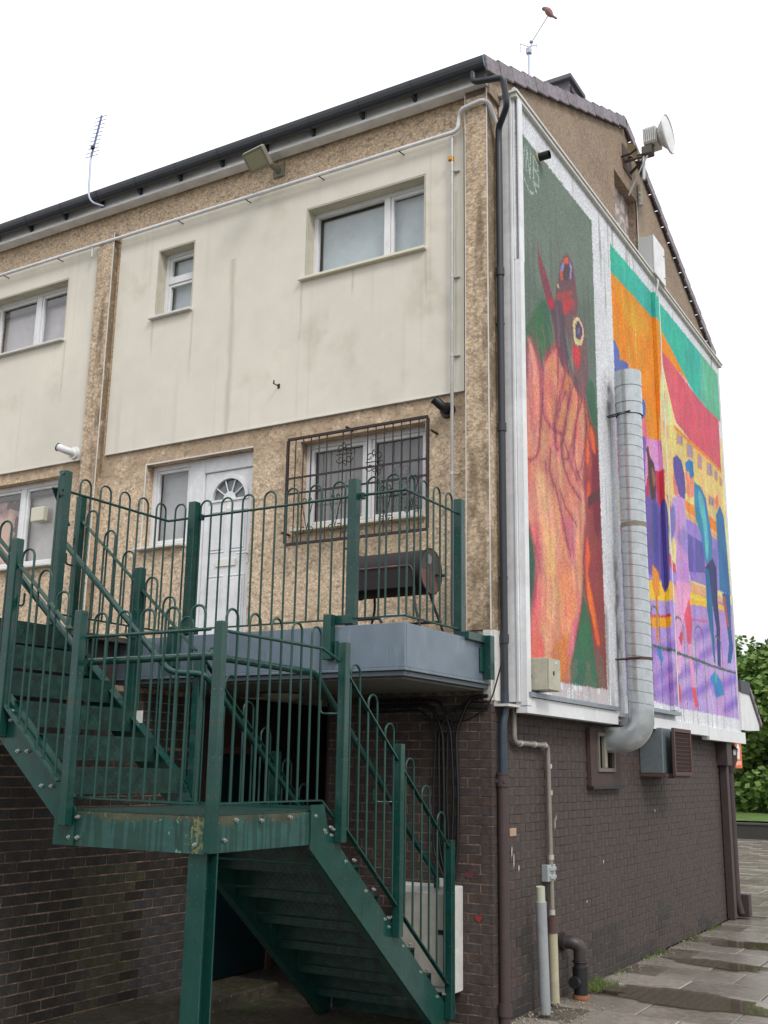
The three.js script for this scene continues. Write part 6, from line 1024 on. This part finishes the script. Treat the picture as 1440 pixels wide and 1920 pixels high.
{ // things high on the gable
  const t = thing('antenna_enclosure', 'white steel equipment enclosure on the brown gable just above the ledge', 'box', [0.03, 8.28, -4.87]);
  part('case', box(0.2, 0.54, 0.48, 0.008), std({ color: '#b9bfbf', roughness: 0.45 }), t, [0.1, 0.27, 0]); part('front_lid', box(0.02, 0.55, 0.49, 0.005), white, t, [0.21, 0.27, 0]); for (const y of [0.1, 0.42]) part('lid_screw', new THREE.CylinderGeometry(0.01, 0.01, 0.01, 8).rotateZ(Math.PI / 2), darkMetal, t, [0.222, y, -0.2]);
  part('clip_conduit', tube(rounded([[0.08, 0.02, 0.1], [0.22, -0.05, 0.12], [0.18, -0.3, 0.14]], 0.05), 0.016, 8), paleMetal, t);
  const d = thing('microwave_dish', 'white drum microwave dish antenna on a steel arm by the gable apex', 'antenna', [0.03, 9.76, -4.28]);
  const dm = std({ color: '#d9dad8', roughness: 0.4, map: scaled(blotch, 1) });
  part('wall_bracket', merge([tube([[0, -0.05, 0.1], [0.25, 0.02, 0.0]], 0.022, 8), tube([[0, 0.12, -0.1], [0.25, 0.04, 0.0]], 0.022, 8), tube([[0, -0.1, -0.14], [0.28, 0.02, -0.02]], 0.02, 8), span(-0.01, 0.012, -0.16, 0.2, -0.2, 0.16, 0.004)]), rustBrown, d);
  part('mast_tube', tube([[0.22, -0.32, 0.0], [0.24, 0.12, 0.0]], 0.026, 10), galv, d);
  part('arm_clamp', merge([new RoundedBoxGeometry(0.14, 0.12, 0.14, 1, 0.015).translate(0.29, 0.08, -0.02), tube([[0.24, 0.04, 0], [0.36, 0.16, -0.02]], 0.03, 8)].map(metric)), std({ color: '#5c5652', roughness: 0.6 }), d);
  const head = grp('dish_head', d, [0.36, 0.24, -0.08]); head.rotation.set(0, -0.02, 0.03); head.scale.setScalar(0.92);
  part('radio_unit', box(0.2, 0.26, 0.28, 0.02), dm, head, [-0.02, 0.04, 0]);
  part('cooling_fins', merge(Array.from({ length: 6 }, (_, i) => box(0.012, 0.22, 0.03).clone().translate(-0.09 + i * 0.03, 0.04, 0.15))), dm, head);
  part('dish_back', metric(new THREE.CylinderGeometry(0.27, 0.13, 0.12, 32).rotateZ(-Math.PI / 2).translate(0.15, 0.05, 0)), dm, head);
  part('radome', metric(new THREE.SphereGeometry(0.28, 32, 10, 0, Math.PI * 2, 0, 0.7).scale(1.52, 0.34, 1.52).rotateZ(-Math.PI / 2).translate(0.137, 0.05, 0)), white, head);
  part('dish_rim', new THREE.TorusGeometry(0.276, 0.017, 8, 36).rotateY(Math.PI / 2).translate(0.21, 0.05, 0), white, head);
  for (let i = 0; i < 10; i++) { const a = i / 10 * Math.PI * 2; part('dish_rib', tube([[0.1, 0.05 + Math.cos(a) * 0.14, Math.sin(a) * 0.14], [0.205, 0.05 + Math.cos(a) * 0.265, Math.sin(a) * 0.265]], 0.006, 5), dm, head); }
  part('feed_cable', tube(rounded([[0.3, -0.02, 0.05], [0.2, -0.2, 0.06], [0.1, -0.35, 0.03], [0.02, -0.5, 0.02]], 0.1), 0.012, 7), paleMetal, d);
  const s = thing('small_dish', 'small cream satellite dish on the gable beside the microwave antenna', 'antenna', [0.03, 9.74, -4.06]);
  part('dish_bowl', metric(new THREE.SphereGeometry(0.12, 24, 8, 0, Math.PI * 2, 0, 0.9).scale(1, 0.55, 1).rotateX(0.9).rotateY(2.4).translate(0.12, 0.03, -0.02)), std({ color: '#cfc9a8', roughness: 0.5 }), s); part('dish_arm', tube([[0, -0.02, 0], [0.12, 0.0, -0.02], [0.2, 0.04, -0.02]], 0.014, 7), darkMetal, s);
  const p = thing('cable_tube', 'pale plastic cable tube hanging on the gable below the microwave antenna', 'conduit', [0.06, 9.35, -4.74]); part('tube', tube([[0, 0.3, 0], [0, 0.0, 0]], 0.035, 10), std({ color: '#b7b3a2', roughness: 0.6 }), p); part('connectors', merge([0.02, 0.1, 0.18].map((y) => new THREE.SphereGeometry(0.018, 8, 6).translate(0.02, y - 0.05, 0.1))), galv, p);
  const f = thing('gable_vent_pipe', 'short dark vent pipe stub near the top corner of the hands mural', 'pipe', [GX, 7.93, -0.86]); part('pipe', new THREE.CylinderGeometry(0.042, 0.042, 0.12, 14, 1, true).rotateZ(Math.PI / 2).translate(0.06, 0, 0), black, f); part('pipe_back', new THREE.CircleGeometry(0.04, 14).rotateY(Math.PI / 2).translate(0.01, 0, 0), black, f); part('mortar_ring', new THREE.TorusGeometry(0.05, 0.014, 6, 16).rotateY(Math.PI / 2), std({ color: '#b0a68c', roughness: 0.9 }), f);
}
// ---------------------------------------------------------------- aerials on the roof
const alu = std({ color: '#a7adc0', roughness: 0.4, metalness: 0.5 });
{
  const t = thing('television_aerial', 'comb shaped television aerial on a bent pole fixed to the eaves', 'aerial', [-4.78, 8.22, 0.2]);
  part('mast', tube(rounded([[0, 0, 0], [-0.14, 0.06, 0.05], [-0.2, 0.16, 0.06], [-0.22, 0.7, 0.06]], 0.08), 0.012, 8), alu, t);
  part('boom', tube([[-0.22, 0.64, 0.06], [-0.14, 1.22, 0.02]], 0.012, 6), std({ color: '#5f6aa0', roughness: 0.5 }), t);
  for (let i = 0; i < 11; i++) { const k = i / 10, w = 0.09 + (i < 2 ? 0.02 : 0); part('element', tube([[-0.215 + 0.075 * k - w, 0.69 + 0.52 * k, 0.055 - 0.035 * k], [-0.215 + 0.075 * k + w, 0.69 + 0.52 * k - 0.012, 0.055 - 0.035 * k]], 0.0045, 5), alu, t); }
  part('dipole_box', box(0.05, 0.04, 0.03, 0.006), darkMetal, t, [-0.20, 0.79, 0.06]);
  const a = thing('roof_aerial', 'small roof aerial with folded dipole and long slanted boom by the ridge', 'aerial', [-1.28, 10.74, -4.2]);
  part('mast', tube([[0, -0.15, 0], [0, 1.16, 0]], 0.016, 8), alu, a); part('mast_clamp', box(0.07, 0.09, 0.07, 0.01), alu, a, [0, 1.13, 0]);
  part('boom', tube([[0.0, 1.12, 0], [0.06, 1.28, 0], [0.32, 1.62, 0]], 0.008, 6), alu, a);
  part('boom_joint', new THREE.SphereGeometry(0.03, 10, 8), alu, a, [0.04, 1.27, 0]);
  part('element', tube([[-0.13, 1.17, 0], [-0.13, 1.3, 0], [0.0, 1.2, 0], [0.12, 1.19, 0], [0.125, 1.04, 0]], 0.007, 5), alu, a);
  const b = thing('perched_bird', 'small brown bird perched on the tip of the roof aerial boom', 'bird', [-0.94, 12.28, -4.2]);
  const prof = [[0.001, -0.15], [0.016, -0.145], [0.018, -0.08], [0.034, -0.04], [0.05, 0.01], [0.052, 0.05], [0.043, 0.085], [0.034, 0.105], [0.036, 0.125], [0.03, 0.148], [0.014, 0.16], [0.005, 0.175], [0.001, 0.188]].map(([x, y]) => new THREE.Vector2(x, y));
  const bg = new THREE.LatheGeometry(prof, 16).scale(0.95, 1, 1.15), bp = bg.attributes.position; for (let i = 0; i < bp.count; i++) { const y = bp.getY(i); bp.setX(i, bp.getX(i) - (y > 0.1 ? (y - 0.1) * 0.5 : 0) + (y < -0.04 ? (-0.04 - y) * 0.25 : 0)); } bg.computeVertexNormals();
  part('body', bg.rotateZ(0.5).translate(-0.01, 0.08, 0), std({ color: '#96706c', roughness: 0.8, map: scaled(blotch, 0.2) }), b);
}
// ---------------------------------------------------------------- far corner of the gable: drainpipes, lamp, sign, canopy
{
  const m = std({ color: '#46393a', roughness: 0.6, map: scaled(blotch, 0.5) });
  const t = thing('far_downpipe', 'twin dark brown drainpipes at the far corner of the brick gable', 'downpipe', [0.06, 0, -7.75]);
  part('square_pipe', span(-0.05, 0.05, 0.02, 2.33, 0.08, 0.22, 0.006), m, t); part('round_pipe', tube([[0.0, 2.0, -0.18], [0.0, 0.25, -0.18], [0.04, 0.05, -0.2]], 0.05, 12), m, t);
  part('hopper', metric(new THREE.CylinderGeometry(0.12, 0.06, 0.24, 10).translate(0, 2.08, -0.18)), m, t); part('pipe_head', span(-0.06, 0.09, 2.05, 2.38, 0.02, 0.3, 0.006), m, t); part('pipe_shoe', span(-0.02, 0.14, 0.0, 0.3, -0.42, -0.26, 0.01), m, t);
  const l = thing('carriage_lamp', 'black carriage lantern, unlit, near the far corner of the gable', 'lamp', [0.05, 2.1, -8.02]);
  part('lantern_glass', metric(new THREE.CylinderGeometry(0.05, 0.038, 0.16, 6).translate(0.06, 0.1, 0)), std({ color: '#d8d8d2', roughness: 0.25 }), l); part('lantern_roof', metric(new THREE.ConeGeometry(0.075, 0.07, 6).translate(0.06, 0.215, 0)), black, l); part('lantern_base', metric(new THREE.CylinderGeometry(0.045, 0.03, 0.03, 6).translate(0.06, 0.005, 0)), black, l); part('lantern_arm', tube([[-0.05, 0.02, 0], [0.06, -0.01, 0]], 0.012, 6), black, l); part('lantern_bars', merge(Array.from({ length: 6 }, (_, i) => { const a = (i / 6) * Math.PI * 2; return tube([[0.06 + Math.sin(a) * 0.04, 0.02, Math.cos(a) * 0.04], [0.06 + Math.sin(a) * 0.052, 0.18, Math.cos(a) * 0.052]], 0.005, 4); })), black, l);
  // projecting shop sign
  const c = document.createElement('canvas'); c.width = 256; c.height = 256; const k = c.getContext('2d'); k.fillStyle = '#e2601f'; k.fillRect(0, 0, 256, 256); k.fillStyle = '#fff';
  k.beginPath(); k.moveTo(128, 24); k.lineTo(196, 84); k.lineTo(186, 100); k.lineTo(180, 100); k.lineTo(172, 176); k.lineTo(84, 176); k.lineTo(76, 100); k.lineTo(70, 100); k.lineTo(60, 84); k.closePath(); k.fill(); k.fillStyle = '#e2601f'; k.fillRect(108, 92, 8, 84); k.fillRect(100, 84, 24, 26); k.fillRect(138, 84, 12, 92); k.fillStyle = '#fff'; k.fillRect(106, 84, 3, 18); k.fillRect(115, 84, 3, 18); k.font = 'bold 44px sans-serif'; k.textAlign = 'center'; k.fillText('JUST EAT', 128, 228);
  const st = new THREE.CanvasTexture(c); st.colorSpace = THREE.SRGBColorSpace;
  const s = thing('projecting_sign', 'orange projecting shop sign with white house symbol below the far foot board', 'sign', [0.02, 2.02, -8.64]);
  part('sign_panel', box(0.03, 0.42, 0.44, 0.004), std({ color: '#e2601f', roughness: 0.4 }), s, [0, 0.21, 0]); part('sign_face', new THREE.PlaneGeometry(0.43, 0.41).rotateY(Math.PI / 2).translate(0.018, 0.21, 0), std({ map: st, roughness: 0.4 }), s); part('sign_bracket', span(-0.012, 0.012, 0.42, 0.46, -0.2, 0.4), darkMetal, s);
  // pitched canopy along the far shop fronts, seen at its end
  const cn = thing('shop_canopy', 'white end board and tiled slope of the shop canopy behind the building', 'canopy', [0, 0, -8.3]);
  part('end_board', gableSheet([[0.0, 2.57], [0.42, 2.57], [1.18, 2.6], [1.2, 2.68], [0.62, 3.12], [0.0, 3.12]], GX + 0.02, 0.03), white, cn);
  part('canopy_body', gableSheet([[0.0, 2.6], [1.16, 2.63], [0.6, 3.1], [0.0, 3.1]], GX - 0.02, 7.5), whiteDull, cn);
  for (let i = 0; i < 3; i++) { const a = [0.58 + i * 0.22, 3.17 - i * 0.167], b = [0.82 + i * 0.22, 2.985 - i * 0.167]; part('canopy_tile', gableSheet([a, b, [b[0] + 0.02, b[1] + 0.07], [a[0] + 0.02, a[1] + 0.06]], GX + 0.05, 7.6), tileMats[i], cn); }
  part('canopy_top', gableSheet([[0.0, 3.12], [0.66, 3.12], [0.6, 3.3], [0.0, 3.3]], GX + 0.04, 7.6), std({ color: '#4a4c54', roughness: 0.7 }), cn);
}
// ---------------------------------------------------------------- beyond the paving: low wall, lawn, trees
{
  const w = thing('low_brick_wall', 'low dark retaining wall along the lawn beyond the paving', 'wall', [-3, 0, -27]);
  part('wall_body', span(-22, 26, 0, 0.42, -0.2, 0), std({ color: '#3c3a36', roughness: 0.85, map: scaled(blotch, 0.8) }), w); part('coping', span(-22, 26, 0.42, 0.48, -0.24, 0.04, 0.01), std({ color: '#4a4a44', roughness: 0.8, map: scaled(blotch, 0.7) }), w);
  const lawnTex = dataTex(512, 512, (i, j, o) => { const a = wrapN(i, j, 512, 14, 241), b = wrapN(i, j, 512, 200, 242), v = 0.7 + 0.4 * (a - 0.5) + 0.6 * (b - 0.5); o[0] = 104 * v; o[1] = 140 * v; o[2] = 50 * v; });
  const l = structure('lawn', 'green lawn rising behind the low wall', 'grass');
  const g = new THREE.PlaneGeometry(120, 60, 40, 20).rotateX(-Math.PI / 2).translate(0, 0, -57.3), p = g.attributes.position; for (let i = 0; i < p.count; i++) p.setY(i, 0.46 + (-27.3 - p.getZ(i)) * 0.035 + 0.12 * fbm(p.getX(i) * 0.2, p.getZ(i) * 0.2, 3, 243)); g.computeVertexNormals();
  part('lawn_sheet', metric(g), std({ map: scaled(lawnTex, 3), roughness: 0.95 }), l);
  const leafMats = [[0.10, 0.185, 0.035], [0.15, 0.25, 0.05], [0.07, 0.13, 0.028]].map(([r, gg, b]) => std({ color: lin(r, gg, b), roughness: 0.7 }));
  const bark = std({ color: '#4a4036', roughness: 0.95, map: scaled(blotch, 0.6) });
  function tree(x, z, h, R, n, s, label, low) {
    const t = thing('broadleaf_tree', label, 'tree', [x, 0.45 + (-27.3 - z) * 0.035, z], 'trees beyond the lawn wall'), q = (k) => hash(k, s, 251);
    part('trunk', tube([[0, -0.2, 0], [0.06, h * 0.3, 0.04], [-0.05, h * 0.55, 0], [0.1, h * 0.85, 0.05]], [R * 0.08, R * 0.065, R * 0.045, R * 0.015], 9), bark, t);
    part('limb', merge(Array.from({ length: 9 }, (_, i) => { const a = i * 2.4, y0 = h * (0.28 + 0.05 * i); return tube([[0, y0, 0], [Math.cos(a) * R * 0.4, y0 + h * 0.1, Math.sin(a) * R * 0.4], [Math.cos(a) * R * 0.8, y0 + h * 0.14, Math.sin(a) * R * 0.8]], [R * 0.035, R * 0.02, R * 0.006], 6); })), bark, t);
    const clumps = []; for (let i = 0; i < 70; i++) { const a = q(i * 5) * 6.283, v = low + (1 - low) * q(i * 5 + 1), prof = Math.sqrt(Math.max(0.04, 1 - ((v - 0.45) / 0.56) ** 2)), rr2 = R * prof * Math.sqrt(0.3 + 0.7 * q(i * 5 + 2)); clumps.push([Math.cos(a) * rr2, v * h, Math.sin(a) * rr2, R * (0.16 + 0.16 * q(i * 5 + 3))]); }
    leafMats.forEach((m, k) => { const pos = [], nor = []; const e = new THREE.Euler(), M = new THREE.Matrix4(), a = V(0, 0, 0);
      for (let i = 0; i < n / 3; i++) { const c = clumps[(hash(i, s, 260 + k) * clumps.length) | 0], u = hash(i, s, 270 + k) * 6.283, w2 = hash(i, s, 280 + k) * 2 - 1, rad = c[3] * Math.cbrt(hash(i, s, 290 + k)), sx = Math.sqrt(1 - w2 * w2), sz = 0.09 + 0.09 * hash(i, s, 300 + k);
        e.set(hash(i, s, 310 + k) * 2.2 - 1.1, hash(i, s, 320 + k) * 6.28, hash(i, s, 330 + k) * 2.2 - 1.1); M.makeRotationFromEuler(e).setPosition(c[0] + rad * sx * Math.cos(u), c[1] + rad * w2 * 0.8, c[2] + rad * sx * Math.sin(u));
        const nn = V(0, 1, 0).transformDirection(M); for (const [lx, lz] of [[-0.5, 0], [0, -1], [0.5, 0], [-0.5, 0], [0.5, 0], [0, 1]]) { a.set(lx * sz * 1.3, 0, lz * sz).applyMatrix4(M); pos.push(a.x, a.y, a.z); nor.push(nn.x, nn.y, nn.z); } }
      const gg = new THREE.BufferGeometry(); gg.setAttribute('position', new THREE.Float32BufferAttribute(pos, 3)); gg.computeVertexNormals(); part('crown', gg, m, t); });
  }
  tree(-3.2, -33, 5.5, 3.0, 16000, 1, 'bright leafy tree standing just behind the lawn wall', 0.05);
  tree(-6.6, -36, 6.2, 3.2, 15000, 2, 'broad green tree partly hidden behind the shop canopy', 0.05);
  tree(1.6, -40, 6.4, 3.4, 15000, 3, 'rounded tree at the open side of the lawn', 0.05);
  tree(-1.2, -46, 7.0, 3.8, 12000, 4, 'taller tree filling the gap behind the lawn trees', 0.02);
  const hedgeG = []; { const e = new THREE.Euler(), M = new THREE.Matrix4(), a = V(0, 0, 0), pos = [], nor = []; for (let i = 0; i < 16000; i++) { const x = -14 + hash(i, 1, 341) * 20, y = hash(i, 2, 341) * (1.5 + 0.5 * vnoise(x, 1, 342)), z = -37.5 + (hash(i, 3, 341) - 0.5) * 1.6, sz = 0.07 + 0.07 * hash(i, 4, 341); e.set(hash(i, 5, 341) * 3, hash(i, 6, 341) * 6, hash(i, 7, 341) * 3); M.makeRotationFromEuler(e).setPosition(x, y + 0.75, z); const nn = V(0, 1, 0).transformDirection(M); for (const [lx, lz] of [[-0.5, 0], [0, -1], [0.5, 0], [-0.5, 0], [0.5, 0], [0, 1]]) { a.set(lx * sz * 1.3, 0, lz * sz).applyMatrix4(M); pos.push(a.x, a.y, a.z); nor.push(nn.x, nn.y, nn.z); } } const g2 = new THREE.BufferGeometry(); g2.setAttribute('position', new THREE.Float32BufferAttribute(pos, 3)); g2.computeVertexNormals(); hedgeG.push(g2); }
  const hd = thing('hedge', 'dense dark hedge running below the trees on the lawn', 'hedge'); part('foliage', hedgeG[0], leafMats[2], hd);
}
{ // weeds and grit along the foot of the gable
  const blades = [], e = new THREE.Euler(), M = new THREE.Matrix4();
  for (let i = 0; i < 900; i++) { const z = i < 380 ? -1.75 - hash(i, 1, 351) * 0.55 : -1.6 - hash(i, 1, 351) * 6.2; if (i >= 380 && fbm(z * 2.1, 1, 3, 352) < 0.52) continue; const x = 0.02 + hash(i, 2, 351) ** 2 * (i < 380 ? 0.22 : 0.07), h = (i < 380 ? 0.035 : 0.02) + 0.05 * hash(i, 3, 351); const g = new THREE.ConeGeometry(0.004, h, 3).translate(0, h / 2, 0); e.set((hash(i, 4, 351) - 0.5) * 1.6, hash(i, 5, 351) * 6, (hash(i, 6, 351) - 0.5) * 1.6); blades.push(g.applyMatrix4(M.makeRotationFromEuler(e).setPosition(x, 0.0, z))); }
  const w = new THREE.Mesh(merge(blades), std({ color: '#55672f', roughness: 0.9 })); w.name = 'weeds'; w.castShadow = w.receiveShadow = true; w.userData = { label: 'thin green weeds along the foot of the brick gable', category: 'weeds', kind: 'stuff' }; scene.add(w);
  const grit = []; for (let i = 0; i < 700; i++) { const z = 0.3 - hash(i, 1, 361) * (i < 400 ? 1.6 : 6.5), x = 0.03 + hash(i, 2, 361) ** 1.6 * (i < 400 ? 0.5 : 0.2), r = 0.003 + 0.009 * hash(i, 3, 361) ** 3; grit.push(new THREE.IcosahedronGeometry(r, 0).translate(x, 0.008 + r * 0.4, z)); }
  const gm = new THREE.Mesh(merge(grit), std({ color: '#8d857a', roughness: 0.9 })); gm.name = 'grit'; gm.castShadow = gm.receiveShadow = true; gm.userData = { label: 'pale grit and small stones at the foot of the pipes', category: 'grit', kind: 'stuff' }; scene.add(gm);
}

renderer.render(scene, camera);
